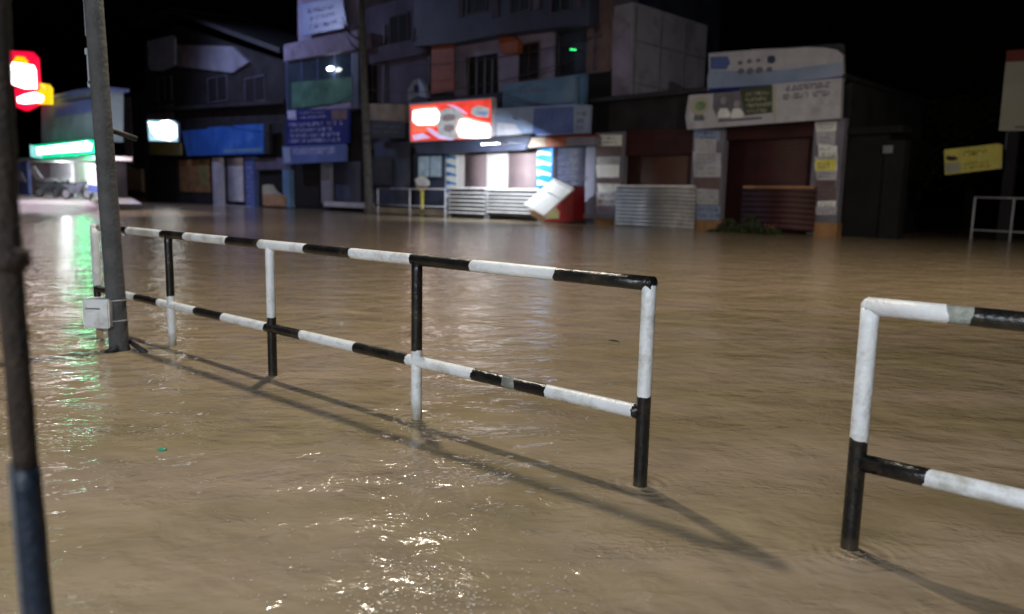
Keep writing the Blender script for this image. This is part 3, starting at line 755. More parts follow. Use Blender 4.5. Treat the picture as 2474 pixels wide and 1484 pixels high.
# small rail left of it
def far_rail(x0, x1, yt, yb, off, label, posts, m, r=.035, lowr=.62):
    t = Thing(F, 'street_rail', label, 'guard rail', S((x0+x1)/2, (yt+yb)/2, off), 0, off, 'thin pale rails at the far kerb')
    sA, sB = S(x0, yt, off), S(x1, yt, off); zt = Z((x0+x1)/2, yt, off); zl = Z((x0+x1)/2, lowr, off)
    for nm, z in (('top_rail', zt), ('lower_rail', zl)):
        bm = bmesh.new(); add_tube(bm, [t.L(sA-.03, off, z), t.L((sA+sB)/2, off, z-.02), t.L(sB+.03, off, z)], r, 10); link(nm, bm, m, t.root, smooth=True)
    for k in range(posts):
        s = sA+(sB-sA)*k/(posts-1)
        bm = bmesh.new(); add_tube(bm, [t.L(s, off, -.44), t.L(s, off, zt)], r*1.3, 10); link('post', bm, m, t.root, smooth=True)
    return t
far_rail(913, 1076, 456, 520, 1.2, 'thin pale rail between the street pole and the slatted panels', 3, W['vinylw'], lowr=497)
# yellow stand with round sign
t = Thing(F, 'round_sign', 'round white and yellow sign on a yellow post before the kiosk', 'sign', S(1018, 500, .9), 0, .9)
t.box('post', t.x-.09, t.x+.09, .9, .8, -.44, Z(1018, 458, .9), W['yellow'])
t.disc('disc', 1018, 444, .50, .42, .95, W['yellow'], .06)
t.quad('face', [(1002, 434), (1012, 428), (1030, 430), (1038, 440), (1036, 449), (1008, 448)], .98, .02, W['posterw'])
t.script('lettering', [(1006, 432), (1034, 432), (1034, 447), (1006, 447)], .98, 2, W['mblue'])
t.quad('lower_face', [(1006, 449), (1034, 450), (1030, 457), (1010, 456)], .98, .02, W['tan'])

# toppled white door on the red cabinet
t = Thing(F, 'red_freezer', 'red chest freezer standing in the water, half hidden by a leaning white panel', 'freezer', S(1345, 500, 1.5), -.3, 1.3)
t.quad('body', [(1322, 505), (1366, 456), (1386, 449), (1386, 536), (1316, 536)], 1.2, .8, W['red'])
t.quad('sticker', [(1316, 510), (1340, 500), (1352, 512), (1350, 528), (1318, 530)], 1.22, .02, W['yellowd'])
t.quad('base', [(1314, 533), (1388, 533), (1388, 545), (1308, 545)], 1.15, .7, W['asphalt'])
t = Thing(F, 'fallen_door', 'white panel tilted against the red chest freezer', 'panel', S(1325, 490, 1.8), Z(1300, 520, 1.8), 1.8)
def slab(name, px, offs, th, m):
    bm = bmesh.new(); c = [F.at(x, y, o) for (x, y), o in zip(px, offs)]
    a = [Vector(t.L(q[0], o, q[1])) for q, o in zip(c, offs)]
    nn = (a[1]-a[0]).cross(a[3]-a[0]).normalized()
    if nn.y < 0: nn = -nn
    A = [bm.verts.new(v) for v in a]; B = [bm.verts.new(v+nn*th) for v in a]
    bm.faces.new(A); bm.faces.new(B[::-1])
    for k_ in range(4): bm.faces.new([A[k_], B[k_], B[(k_+1) % 4], A[(k_+1) % 4]])
    bmesh.ops.recalc_face_normals(bm, faces=bm.faces[:])
    return link(name, bm, m, t.root)
slab('panel', [(1336, 434), (1384, 457), (1314, 521), (1266, 493)], (1.3, 1.3, 2.5, 2.5), .09, W['posterw'])
slab('edge_strip', [(1336, 431), (1386, 454), (1383, 458), (1334, 435)], (1.36, 1.36, 1.42, 1.42), .12, W['zincw'])
slab('rib', [(1312, 456), (1361, 480), (1359, 482), (1310, 458)], (1.78, 1.78, 1.82, 1.82), .03, W['zincw'])
t = Thing(F, 'plywood_board', 'bare plywood scrap at the foot of the leaning white panel', 'board', S(1292, 520, 2.6), Z(1292, 532, 2.6), 2.6)
t.quad('sheet', [(1276, 506), (1290, 508), (1314, 524), (1312, 537), (1284, 522)], 2.6, .05, W['ply'])

t = Thing(F, 'indicator_light', 'tiny green indicator light on the dark wall above the upper pale blue signboard', 'lamp', S(1388, 121), Z(1388, 121), .1)
bm = bmesh.new(); add_tube(bm, [(-.18, 0, .03), (.18, 0, -.03)], .025, 8); link('tube', bm, W['led'], t.root)
t.box('bracket', t.x-.05, t.x+.05, .08, -.38, t.z-.03, t.z+.03, W['asphalt'])

# ---- single-storey shops on the right
t = Thing(F, 'shop_row', 'low dark shop row with poster covered pillars and closed shutters', 'building', S(1740))
s0, s1 = S(1440), S(2030)
zr = Z(1990, 190)
t.box('wall', s0, s1, -.35, -8, -.45, Z(1600, 236), W['darkw'])
t.pbox('fascia', 1440, 236, 1690, 322, .1, .4, W['darkw'])
t.box('flat_roof', s0-.1, s1+.1, .5, -8.2, Z(1600, 236), Z(1600, 226), W['asphalt'])
def stuck(t, pl, x0, y0, x1, y1, off, seed):
    random.seed(seed); y = y0+4
    pal = ['vinylw', 'posterw', 'vinylw', 'posterw', 'lav', 'vinylb', 'brick', 'vinylw']
    while y < y1-22:
        h = random.uniform(16, 40); w = random.uniform(.8, 1.04)*(x1-x0); xa = x0+random.uniform(-1, max(0, (x1-x0)-w))
        dy = random.uniform(-2, 2); o = off+random.uniform(.01, .045); mm = W[random.choice(pal)]
        p = t.quad('poster', [(xa, y+dy), (xa+w, y-dy), (xa+w-random.uniform(0, 3), y+h), (xa+random.uniform(0, 3), y+h+dy)], o, .008, mm, pl)
        if random.random() < .85: t.script('print', [(xa+3, y+3), (xa+w-3, y+3), (xa+w-3, y+h-3), (xa+3, y+h-3)], o+.006, random.choice((2, 3)), W[random.choice(['ink', 'inkg', 'brick', 'green'])], pl, proud=.004)
        y += h*random.uniform(.75, 1.05)
for i, (x0, y0, x1, y1) in enumerate(((1440, 322, 1502, 528), (1676, 310, 1740, 540), (1969, 290, 2022, 545))):
    pl = t.pbox('pillar', x0, y0, x1-3, y1+25, .35, .32, W['greyw'])
    stuck(t, pl, x0-1, y0, x1+1, y1-12, .35, 11+i)
    if i == 2:
        q = t.quad('poster', [(1970, 386), (2020, 384), (2018, 412), (1970, 414)], .40, .01, W['yellow'], pl)
        t.script('print', [(1974, 392), (2014, 390), (2014, 408), (1974, 410)], .405, 2, W['ink'], pl, proud=.004)
    t.pbox('plinth', x0-2, y1-8, x1-2, y1+28, .42, .42, W['tan'])
t.pribs('shutter', 1503, 322, 1676, 560, .0, W['brown'], pitch=.11)
t.pribs('shutter', 1741, 300, 1968, 580, .0, W['maroon'], pitch=.11)
t.pbox('shutter_box', 1503, 318, 1676, 372, .22, .2, W['maroon'])
t.pbox('shutter_box', 1741, 296, 1968, 330, .22, .2, W['maroon'])
random.seed(5)
t = Thing(F, 'sheet_barrier', 'grey corrugated sheet fence before the brown shutter between two poster pillars', 'barrier', S(1580, 500, .7), 0, .7)
t.pribs('sheet', 1490, 449, 1676, 575, .7, W['zinc'], pitch=.155, depth=.05)
t.pbox('top_bar', 1490, 447, 1676, 452, .76, .06, W['zincw'])
t = Thing(F, 'slatted_gate', 'rusty slatted gate before the maroon shutter', 'gate', S(1880, 500, .5), 0, .5)
t.pribs('slats', 1795, 452, 1966, 560, .5, W['maroon'], pitch=.19, depth=.05)
t.pbox('top_bar', 1795, 449, 1966, 456, .56, .06, W['tan'])

# billboards
t = Thing(F, 'billboard', 'bluish white banner with an arched corner and dark dots, topmost over the right shops', 'billboard', S(1870, 160, .5), Z(1870, 222, .5), .5)
arc = [(1908, 117), (1950, 114), (1990, 115), (2020, 120), (2036, 132)]
t.quad('board', [(1712, 129)]+[(1840, 119)]+arc+[(2038, 190), (2036, 196), (1870, 214), (1710, 222), (1709, 190), (1713, 168)], .5, .15, W['vinylw'])
t.quad('frame', [(1713, 127), (2030, 105), (2040, 108), (2042, 200), (1712, 226)], .34, .1, W['asphalt'])
t.quad('blue_field', [(1712, 170), (1800, 172), (1900, 168), (2036, 150), (2036, 194), (1870, 212), (1710, 220)], .512, .01, W['vinylb'])
t.quad('emblem', [(1716, 138), (1758, 136), (1764, 152), (1754, 168), (1716, 168)], .513, .012, W['mblue'])
for x, y, r in ((1788, 152, .10), (1810, 148, .10), (1832, 146, .08), (1790, 172, .13), (1812, 172, .15), (1834, 170, .15), (1858, 168, .12)): t.disc('dot', x, y, r, r*.8, .53, W['inkg'], .012, seg=14)
t.quad('seal', [(1854, 138), (1862, 134), (1872, 136), (1873, 148), (1866, 154), (1854, 152)], .53, .012, W['ink'])
t.quad('stripe', [(1712, 214), (1870, 205), (2036, 184), (2036, 192), (1870, 212), (1712, 222)], .525, .01, W['dblue'])
t = Thing(F, 'billboard', 'wide billboard with two portraits, green emblem and white panel, over the maroon shutter', 'billboard', S(1840, 250, .8), Z(1840, 300, .8), .8)
t.quad('board', [(1664, 230), (1836, 218), (1868, 204), (2034, 188), (2030, 286), (1660, 313), (1656, 280)], .8, .2, W['vinylw'])
t.disc('emblem_ring', 1690, 256, .42, .36, .82, W['cream'], .02)
t.disc('emblem', 1692, 256, .24, .18, .835, W['green'], .015)
t.quad('small_emblem', [(1678, 275), (1698, 275), (1702, 291), (1676, 292)], .813, .01, W['inkg'])
t.quad('photo_field', [(1724, 226), (1790, 222), (1800, 270), (1788, 284), (1736, 290), (1722, 262)], .812, .01, W['inkg'])
for x in (1748, 1780):
    t.disc('portrait_head', x, 243+(x-1748)*.28, .13, .15, .824, W['skin'], .01, seg=14)
    t.quad('portrait_body', [(x-14, 274), (x-8, 262), (x+8, 262), (x+16, 273), (x+16, 284), (x-14, 286)], .83, .01, W['posterw'])
t.quad('green_field', [(1786, 214), (1866, 206), (1866, 272), (1800, 279)], .814, .01, W['vinylg'])
t.script('pale_lettering', [(1798, 222), (1860, 216), (1860, 272), (1800, 277)], .816, 4, W['cream'], density=1.3, h=.66)
t.script('lettering', [(1882, 206), (2026, 192), (2026, 232), (1882, 246)], .80, 2, W['inkg'], density=1.3, h=.72)
t.quad('line', [(1736, 291), (1840, 283), (1840, 287), (1736, 295)], .812, .01, W['ink'])
t.quad('edge_strip', [(1868, 208), (1874, 207), (1874, 294), (1868, 295)], .813, .01, W['cream'])

# dark walls and hut right of the shops
t = Thing(F, 'compound_wall', 'high stained dark wall right of the last poster pillar', 'wall', S(2080))
t.box('wall', S(2024, 400, -.1), S(2142, 400, -.1), -.1, -.6, -.45, Z(2080, 318, -.1), W['grime'])
t.pbox('coping', 2022, 310, 2180, 320, .1, .9, W['grime'])
t.pbox('gate_pillar', 2142, 340, 2165, 590, .1, .5, W['grime'])
t.pbox('white_plate', 2134, 352, 2156, 370, .14, .04, W['inkg'])

# bush at the foot of the middle pillar
c = F.o+F.e*S(1800, 540, 1.3)+F.n*1.3
bush = empty('bush', c, F.a); tag(bush, 'dark leafy bush in the water at the foot of the maroon shutter', 'bush')
bm = bmesh.new(); random.seed(3)
for i in range(1500):
    a = random.uniform(-1, 1); hgt = .62*(1-abs(a)**2.2)*(.8+.35*math.sin(a*9)); z = random.random()**.8*max(.1, hgt)
    p = Vector((a*1.45, random.gauss(0, .22), z-.05)); L_ = random.uniform(.04, .10)
    d = Vector((random.gauss(0, 1), random.gauss(0, 1), random.gauss(.3, 1))).normalized(); s = d.orthogonal().normalized()*L_*.35
    v = [bm.verts.new(p-d*L_), bm.verts.new(p+s), bm.verts.new(p+d*L_), bm.verts.new(p-s)]; bm.faces.new(v)
link('leaves', bm, W['leaf'], bush)
bm = bmesh.new()
for i in range(9):
    x = random.uniform(-1.1, 1.1); add_tube(bm, [(x, 0, -.4), (x+random.uniform(-.1, .1), random.uniform(-.1, .1), .1), (x+random.uniform(-.25, .25), random.uniform(-.2, .2), .42)], [.02, .012, .005], 6)
link('stems', bm, W['tan'], bush)

# ---- street pole in the middle
pb2 = F.o+F.e*S(893, 520, 1.6)+F.n*1.6; base = pb2.copy(); base.z = 0
root = empty('utility_pole', base); tag(root, 'grey utility pole with bare brackets standing before the lavender tower', 'pole')
dd = base.y
tp2 = at_depth(872, 0, dd)-base; k = tp2.x/tp2.z
bm = bmesh.new(); add_tube(bm, [(k*z, 0, z) for z in (-.44, 1, 3, 5, 7, 9, 11, 13)], [.27, .26, .245, .23, .215, .2, .19, .18], 16)
link('pole', bm, W['concrete'], root, smooth=True)
for (x0, y0, x1, y1) in ((868, 96, 822, 54), (846, 78, 826, 40), (866, 120, 838, 88), (860, 70, 884, 20)):
    a = at_depth(x0, y0, dd)-base; b = at_depth(x1, y1, dd)-base; m_ = (a+b)/2+Vector((0, 0, -.15))
    bm = bmesh.new(); add_tube(bm, [a, m_, b], [.06, .05, .02], 8); link('bracket', bm, W['asphalt'], root, smooth=True)
for y in (324, 344):
    a = at_depth(884, y, dd)-base
    bm = bmesh.new(); add_tube(bm, [(k*a.z, 0, a.z-.05), (k*a.z, 0, a.z+.05)], .25, 16); link('band', bm, W['asphalt'], root, smooth=True)

def cable(p, q, sag, label):
    p = Vector(p); q = Vector(q); root_ = bpy.data.objects; pts = [p.lerp(q, i/16)-Vector((0, 0, sag*4*(i/16)*(1-i/16))) for i in range(17)]
    bm = bmesh.new(); add_tube(bm, [v-p for v in pts], .022, 6)
    o = link('overhead_cable', bm, W['asphalt'], smooth=True, loc=p); tag(o, label, 'cable', 'overhead cables along the shop row')
def fp(x, off, z): 
    v = MAIN.o+MAIN.e*S(x, 300)+MAIN.n*off; v.z = z; return v
A_ = base+Vector((k*7.2, 0, 7.2)); B_ = base+Vector((k*8.6, 0, 8.6))
cable(A_, fp(1425, .9, 7.4), .7, 'lower sagging cable from the utility pole to the brick panel')
cable(B_, fp(1460, .4, 8.3), .5, 'upper sagging cable from the utility pole to the right wing')
cable(A_, fp(560, .9, 6.6), .9, 'lower sagging cable from the utility pole to the left shop house')

random.seed(12)
bm = bmesh.new()
def fleck(x, y, r_):
    g_ = ground(x, y); n_ = 8; a_ = random.uniform(.5, 1.6)
    bm.faces.new([bm.verts.new((g_.x+r_*a_*math.cos(k_*2*math.pi/n_)*random.uniform(.7, 1.2), g_.y+r_*math.sin(k_*2*math.pi/n_)*random.uniform(.7, 1.2), .0035)) for k_ in range(n_)])
for i in range(420):      # froth gathered on the eddy, the rest loose
    fleck(random.gauss(1020, 150), random.gauss(1440, 45), random.uniform(.0012, .0040))
for i in range(260):
    fleck(random.uniform(500, 1700), random.uniform(1000, 1484), random.uniform(.001, .003))
for i in range(90):
    c_ = random.choice(((1548, 1172), (1006, 1016), (662, 908), (2062, 1342), (415, 840)))
    fleck(c_[0]+random.gauss(8, 22), c_[1]+random.gauss(4, 7), random.uniform(.001, .0032))
fo = link('foam', bm, mat('pale_froth', (.62,.58,.50), .35, .2, 60, 0)); fo['kind'] = 'stuff'

# far street lamp, its head above the picture: cold white light on the left part of the row
root = empty('street_lamp', F.o+F.e*S(600)+F.n*9.0); tag(root, 'far street lamp whose cold head hangs above the view, by the left shop house', 'street lamp')

# ------------------------------------------------------------------ left: lit store on its raised forecourt
sp = at_depth(150, 470, 46.0)
LS = Frame(sp.x, sp.y, R(-39)); F2 = F; F = LS
zf = LS.at(150, 474)[1]
t = Thing(LS, 'corner_store', 'bright little store under a green lit sign on a raised forecourt at the left', 'building', 0, zf)
t.box('roof_slab', S(66, 380), S(246, 380), .5, -1.2, Z(150, 388), Z(150, 380), W['teal'])
t.quad('upper_wall', [(100, 236), (190, 222), (244, 213), (244, 340), (100, 345)], -.2, 1.2, W['teal'])
t.quad('roof', [(96, 238), (188, 216), (248, 208), (248, 215), (190, 223), (100, 243)], .1, 1.4, W['mblue'])
t.pbox('blue_band', 130, 252, 236, 268, .0, .1, W['mblue'])
t.pbox('side_wall', 20, 392, 70, 472, .0, .2, W['mblue'])
t.pbox('back_wall', 40, 386, 258, 478, -1.4, .2, W['shopwall'])
t.pbox('pillar', 178, 392, 208, 474, .3, .35, W['shopwall'])
t.pbox('shelf', 120, 395, 176, 470, -1.0, .3, W['posterw'])
t.pbox('counter', 95, 430, 170, 474, -.6, .4, W['zincw'])
t.pbox('ceiling', 66, 383, 246, 386, .5, 1.6, W['shopwall'])
t.pbox('end_wall', 240, 386, 250, 478, .1, 1.3, W['darkw'])
t = Thing(LS, 'lit_sign', 'long green rimmed white lit sign over the bright store', 'sign', S(150, 360, .9), Z(150, 375, .9), .9)
t.quad('rim', [(74, 352), (214, 338), (226, 346), (226, 368), (82, 381), (74, 378)], .9, .3, W['green_glow'])
t.quad('face', [(88, 357), (210, 342), (221, 348), (218, 364), (92, 373), (88, 370)], .93, .03, W['white_glow'])
t.quad('end_cap', [(72, 350), (88, 356), (90, 372), (102, 378), (100, 383), (74, 378)], .94, .03, W['mint_glow'])
t.quad('under_rim', [(90, 378), (200, 370), (186, 377), (100, 383)], .92, .02, W['green_glow'])
t = Thing(LS, 'notice_board', 'red, white and blue notice board right of the bright store', 'sign', S(230, 420, 1.2), Z(230, 470, 1.2), 1.2)
t.quad('board', [(210, 396), (248, 402), (250, 468), (212, 465)], 1.2, .06, W['posterw'])
t.quad('blue_foot', [(211, 446), (250, 450), (250, 467), (212, 464)], 1.215, .012, W['mblue'])
t.quad('red_mark', [(240, 406), (249, 408), (249, 424), (240, 420)], 1.215, .012, W['red'])
t.script('lettering', [(214, 402), (238, 406), (238, 442), (214, 440)], 1.2, 4, W['inkg'])
for x in (216, 246): t.pbox('leg', x, 466, x+3, 492, 1.18, .05, W['asphalt'])
bl = Thing(LS, 'sign_post', 'dark sign post carrying the red lit signs at the far left', 'post', S(30, 400, .2), zf-.5, .2)
bl.box('pole', bl.x-.06, bl.x+.06, .2, .08, zf-.5, Z(40, 120, .2), W['asphalt'])
t = Thing(LS, 'lit_sign', 'upper red and white lit sign at the far left edge', 'sign', S(45, 170, .6), Z(45, 215, .6), .6)
t.quad('face', [(13, 122), (70, 125), (84, 140), (89, 217), (60, 216), (18, 205)], .6, .25, W['mag_glow'])
t.quad('white_panel', [(17, 160), (28, 150), (80, 158), (86, 170), (88, 214), (58, 214), (21, 202)], .63, .03, W['white_glow'])
t.quad('yellow_glow_patch', [(30, 146), (40, 136), (58, 138), (68, 150), (60, 158), (30, 158)], .62, .02, W['yel_glow'])
t = Thing(LS, 'lit_sign', 'lower red and yellow lit sign tucked under the red and white one', 'sign', S(75, 235, .4), Z(75, 262, .4), .4)
t.quad('face', [(33, 214), (92, 214), (96, 250), (60, 268), (37, 258)], .4, .2, W['mag_glow'])
t.quad('yellow_part', [(90, 200), (112, 204), (119, 214), (120, 252), (96, 252), (88, 248)], .42, .2, W['yel_glow'])
t.quad('white_arrow', [(40, 236), (60, 228), (84, 223), (104, 232), (102, 246), (60, 251), (42, 248)], .45, .02, W['white_glow'])

# beige garden wall and pale shutter between store and row
F = MAIN
t = Thing(F, 'side_house', 'dim grey house with a pale tall panel behind the concrete pole', 'building', S(315, 400, -1), 0, -1)
t.pbox('wall', 262, 236, 356, 500, -1, 5, W['darkw'])
t.pbox('pale_panel', 296, 238, 322, 398, -.95, .05, W['lav'])
t.pbox('beige_wall', 272, 410, 344, 482, -.7, .3, W['beige'])
t.quad('step_slab', [(282, 403), (304, 402), (320, 410), (296, 412)], -.3, .5, W['vinylw'])
t.pbox('brown_base', 286, 462, 350, 478, -.6, .1, W['brown'])

F = LS
# forecourt: a paved ramp rising out of the water to the store
edge = [(-60, 548), (40, 546), (88, 543), (112, 532), (160, 523), (205, 517), (250, 508), (275, 497)]
bm = bmesh.new(); low = []; hi = []
for i, (x, y) in enumerate(edge):
    g = ground(x, y); low.append(bm.verts.new((g.x, g.y, -.02)))
    q = LS.at(x, 470, .3)[0]; P = LS.o+LS.e*q+LS.n*.3
    hi.append(bm.verts.new((P.x, P.y, zf if x < 270 else .35)))
bk = [bm.verts.new((v.co.x-LS.n.x*1.5, v.co.y-LS.n.y*1.5, v.co.z)) for v in hi]
mids = []
for j in range(1, 8): mids.append([bm.verts.new(a.co.lerp(b.co, j/8)+Vector((0, 0, .03*math.sin(j*1.7+i_*2.3)))) for i_, (a, b) in enumerate(zip(low, hi))])
rows_ = [low]+mids+[hi, bk]
for A, B in zip(rows_, rows_[1:]):
    for i in range(len(A)-1): bm.faces.new([A[i], A[i+1], B[i+1], B[i]])
bmesh.ops.recalc_face_normals(bm, faces=bm.faces[:])
fc = link('forecourt', bm, W['pave'], smooth=True); fc['kind'] = 'structure'

# motorbikes before the store
def motorbike(x, y, depth_off, ang, label):
    s, _ = LS.at(x, y, depth_off); P = LS.o+LS.e*s+LS.n*depth_off
    root = empty('motorbike', (P.x, P.y, zf-.1*depth_off), ang); tag(root, label, 'motorbike', 'motorbikes parked before the bright store')
    for wx in (-.62, .62):
        bm = bmesh.new(); pts = [(wx+.28*math.cos(a), 0, .30+.28*math.sin(a)) for a in [k*math.pi/9 for k in range(19)]]
        add_tube(bm, pts, .045, 8); wh = link('wheel', bm, W['tyre'], root, smooth=True)
        bm = bmesh.new(); bmesh.ops.create_cone(bm, cap_ends=True, segments=16, radius1=.2, radius2=.2, depth=.03, matrix=Matrix.Translation((wx, 0, .3)) @ Matrix.Rotation(math.pi/2, 4, 'X')); link('rim', bm, W['zinc'], wh)
    bm = bmesh.new(); add_prism(bm, [(-.5, .62), (-.75, .80), (-.1, .80), (.02, .72), (.1, .92), (.38, .95), (.48, .8), (.3, .55), (.2, .3), (-.25, .3)], -.12, .12); link('body', bm, W['bikeb'], root)
    bm = bmesh.new(); add_box(bm, -.72, .02, -.13, .13, .80, .88, 0, .03); link('seat', bm, W['tyre'], root)
    bm = bmesh.new(); add_tube(bm, [(.62, .0, .3), (.45, 0, .95), (.42, 0, 1.05)], .035, 8); link('fork', bm, W['zinc'], root, smooth=True)
    bm = bmesh.new(); add_tube(bm, [(.3, -.34, 1.08), (.42, -.1, 1.05), (.42, .1, 1.05), (.3, .34, 1.08)], .02, 8); link('handlebar', bm, W['zinc'], root, smooth=True)
    bm = bmesh.new(); bmesh.ops.create_uvsphere(bm, u_segments=12, v_segments=8, radius=.1, matrix=Matrix.Translation((.52, 0, .9))); link('headlight', bm, W['glass'], root, smooth=True)
    return root
motorbike(118, 470, .9, LS.a+.5, 'dark motorbike nearest the left pillar, under the left end of the green sign')
motorbike(152, 470, .8, LS.a+.25, 'dark motorbike in the middle before the bright store')
motorbike(186, 470, 1.1, LS.a+.6, 'dark motorbike before the white pillar of the bright store')
t = Thing(LS, 'leaning_board', 'grey board tilted by the left end of the green lit sign', 'panel', S(95, 430, .9), zf, .9)
t.quad('board', [(66, 404), (82, 402), (102, 430), (88, 434)], .9, .05, W['vinylw'])
t = Thing(LS, 'leaning_board', 'smaller grey board tilted at the far left of the bright store', 'panel', S(45, 430, .9), zf, .9)
t.quad('board', [(30, 412), (50, 416), (62, 440), (42, 438)], .9, .05, W['greyw'])
F = F2

# ------------------------------------------------------------------ right edge: sign pole, rail, boards
g = ground(2390, 580)
RF = Frame(g.x, g.y, MAIN.a); F = RF
t = Thing(RF, 'sign_pole', 'dark pole at the right edge carrying a tall cream board', 'pole', S(2415, 560), 0)
t.box('pole', S(2408, 560), S(2436, 560), 0, -.25, -.44, Z(2425, 320), W['darkw'])
t.pbox('sleeve', 2432, 318, 2452, 362, -.05, .1, W['greyw'])
t = Thing(RF, 'tall_board', 'tall cream board with a red top edge at the right edge of the view', 'sign', S(2460, 300, .15), Z(2460, 315, .15), .15)
t.quad('board', [(2430, 150), (2640, 140), (2625, 316), (2413, 316)], .15, .12, W['cream'])
t.quad('red_cap', [(2432, 122), (2642, 110), (2641, 139), (2430, 149)], .16, .14, W['redcap'])
t.quad('line', [(2452, 305), (2620, 303), (2620, 309), (2452, 310)], .162, .01, W['inkg'])
t = Thing(RF, 'yellow_sign', 'tilted yellow sign with olive lines of script left of the dark pole', 'sign', S(2350, 385, .3), Z(2350, 422, .3), .3)
t.quad('board', [(2281, 362), (2412, 347), (2422, 350), (2420, 407), (2283, 423)], .3, .05, W['yellow'])
t.quad('corner_mark', [(2286, 377), (2308, 378), (2316, 385), (2300, 389), (2286, 386)], .315, .012, W['asphalt'])
t.script('lettering', [(2322, 366), (2408, 356), (2408, 372), (2322, 380)], .3, 1, W['olive'], density=1.3, h=.8)
t.script('lettering', [(2326, 392), (2400, 384), (2400, 404), (2326, 412)], .3, 2, W['olive'], density=1.3, h=.75)
t.quad('pale_corner', [(2284, 394), (2320, 392), (2322, 415), (2286, 420)], .313, .01, W['cream'])
t.box('strut', S(2400, 380), S(2425, 380), .24, -.02, Z(2410, 395), Z(2410, 390), W['asphalt'])
far_rail(2356, 2660, 479, 578, 0, 'thin pale rail at the right edge before the dark pole', 4, W['vinylw'], .03, lowr=562)
F = MAIN

# dark trees beyond the right shops
def tree(x, d, h, w, label, seed):
    random.seed(seed); p = at_depth(x, 560, d); p.z = 0
    root = empty('tree', p); tag(root, label, 'tree', 'dark trees beyond the right shops')
    bm = bmesh.new(); add_tube(bm, [(0, 0, -.4), (.1, 0, h*.3), (-.1, .1, h*.55), (0, 0, h*.8)], [.28, .22, .15, .06], 10)
    for i in range(7):
        a = random.uniform(0, 6.28); z = h*random.uniform(.35, .65)
        add_tube(bm, [(0, 0, z), (math.cos(a)*w*.4, math.sin(a)*w*.4, z+h*.15), (math.cos(a)*w*.8, math.sin(a)*w*.8, z+h*.22)], [.1, .06, .02], 6)
    link('trunk', bm, mat('dark_bark', (.03,.024,.018), .9, .4, 4, .6), root, smooth=True)
    bm = bmesh.new()
    cl = [(random.uniform(-w, w), random.uniform(-w, w), h*random.uniform(.45, 1.0), random.uniform(.5, 1.1)) for _ in range(26)]
    for cx, cy, cz, cr in cl:
        for i in range(130):
            p = Vector((random.gauss(cx, cr*.5), random.gauss(cy, cr*.5), random.gauss(cz, cr*.42))); L_ = random.uniform(.08, .18)
            dd = Vector((random.gauss(0, 1), random.gauss(0, 1), random.gauss(0, 1))).normalized(); s = dd.orthogonal().normalized()*L_*.4
            bm.faces.new([bm.verts.new(p-dd*L_), bm.verts.new(p+s), bm.verts.new(p+dd*L_), bm.verts.new(p-s)])
    link('crown', bm, W['leaf'], root)
tree(2200, 36, 5.6, 2.2, 'dark tree right behind the high stained wall', 21)
tree(2330, 40, 6.5, 2.6, 'dark tree behind the tilted yellow sign', 22)

# small green floating scrap
g = ground(392, 1088)
bm = bmesh.new(); bmesh.ops.create_uvsphere(bm, u_segments=14, v_segments=8, radius=1, matrix=Matrix.Diagonal((.020, .014, .006, 1)))
o = link('floating_cap', bm, mat('green_plastic', (.01, .33, .20), .35, .1, 4, 0), smooth=True, loc=(g.x, g.y, .004)); tag(o, 'small green plastic scrap floating on the brown water', 'litter')
g = ground(1484, 826)
bm = bmesh.new(); add_tube(bm, [(-.05, 0, .006), (0, .006, .012), (.05, -.004, .005)], [.003, .007, .002], 7)
o = link('twig', bm, W['rust'], smooth=True, loc=(g.x, g.y, .0), rotz=-.6); tag(o, 'short dark twig floating on open water beyond the long rail', 'litter')

# ------------------------------------------------------------------ light
def lamp(name, loc, power, colr, rad=.1, kind='POINT', **k):
    l = bpy.data.lights.new(name, kind); l.energy = power; l.color = colr
    if kind == 'POINT': l.shadow_soft_size = rad
    for a, b in k.items(): setattr(l, a, b)
    o = bpy.data.objects.new(name, l); col.objects.link(o); o.location = loc
    return o
lamp('street_lamp_light', LAMP+Vector((0, 0, -.1)), 1080, (1, .89, .70), .15)
# added fill behind the viewer: one unseen soft area light for the near rail sides
def area(name, loc, target, power, colr, sx, sy):
    o = lamp(name, loc, power, colr, kind='AREA', shape='RECTANGLE', size=sx, size_y=sy)
    o.rotation_euler = (Vector(target)-Vector(loc)).to_track_quat('-Z', 'Y').to_euler(); return o
area('rear_fill_light', (-2.8, -3.2, 3.4), (-1, 6, .6), 500, (.87, .94, 1), 6.0, 1.2)
# street lamps further along the road, heads above the frame, plus added fill spots
def fpos(x, off, z, y=520): 
    v = F.o+F.e*S(x, y)+F.n*off; v.z = z; return v
root.location = fpos(610, 11, 0)
P = fpos(610, 10.0, 15.0)-root.location
bm = bmesh.new(); add_tube(bm, [(0, 0, -.4), (0, 0, 6), (0, 0, 14.7)], [.14, .12, .09], 12); link('pole', bm, W['zinc'], root, smooth=True)
bm = bmesh.new(); add_tube(bm, [(0, 0, 14.7), (P.x, P.y, 15.1)], .04, 8); link('lamp_arm', bm, W['zinc'], root, smooth=True)
bm = bmesh.new(); add_box(bm, P.x-.3, P.x+.3, P.y-.15, P.y+.15, 15.05, 15.18, 0, .02); link('lamp_head', bm, W['zinc'], root)
bl_ = lamp('left_water_fill', (-7, 13, 11), 6500, (1, .86, .70), kind='SPOT', spot_size=R(75), spot_blend=1, shadow_soft_size=.15)  # added unseen spot filling the far left water
bl_.rotation_euler = (Vector((-17, 35, 0))-Vector((-7, 13, 11))).to_track_quat('-Z', 'Y').to_euler()
fl = lamp('far_lamp_light', fpos(610, 10.0, 14.9), 4000, (.52, .61, 1), kind='SPOT', spot_size=R(150), spot_blend=.6, shadow_soft_size=.15)
fl.rotation_euler = (fpos(700, -2, 3.5)-fpos(610, 10.0, 14.9)).to_track_quat('-Z', 'Y').to_euler()
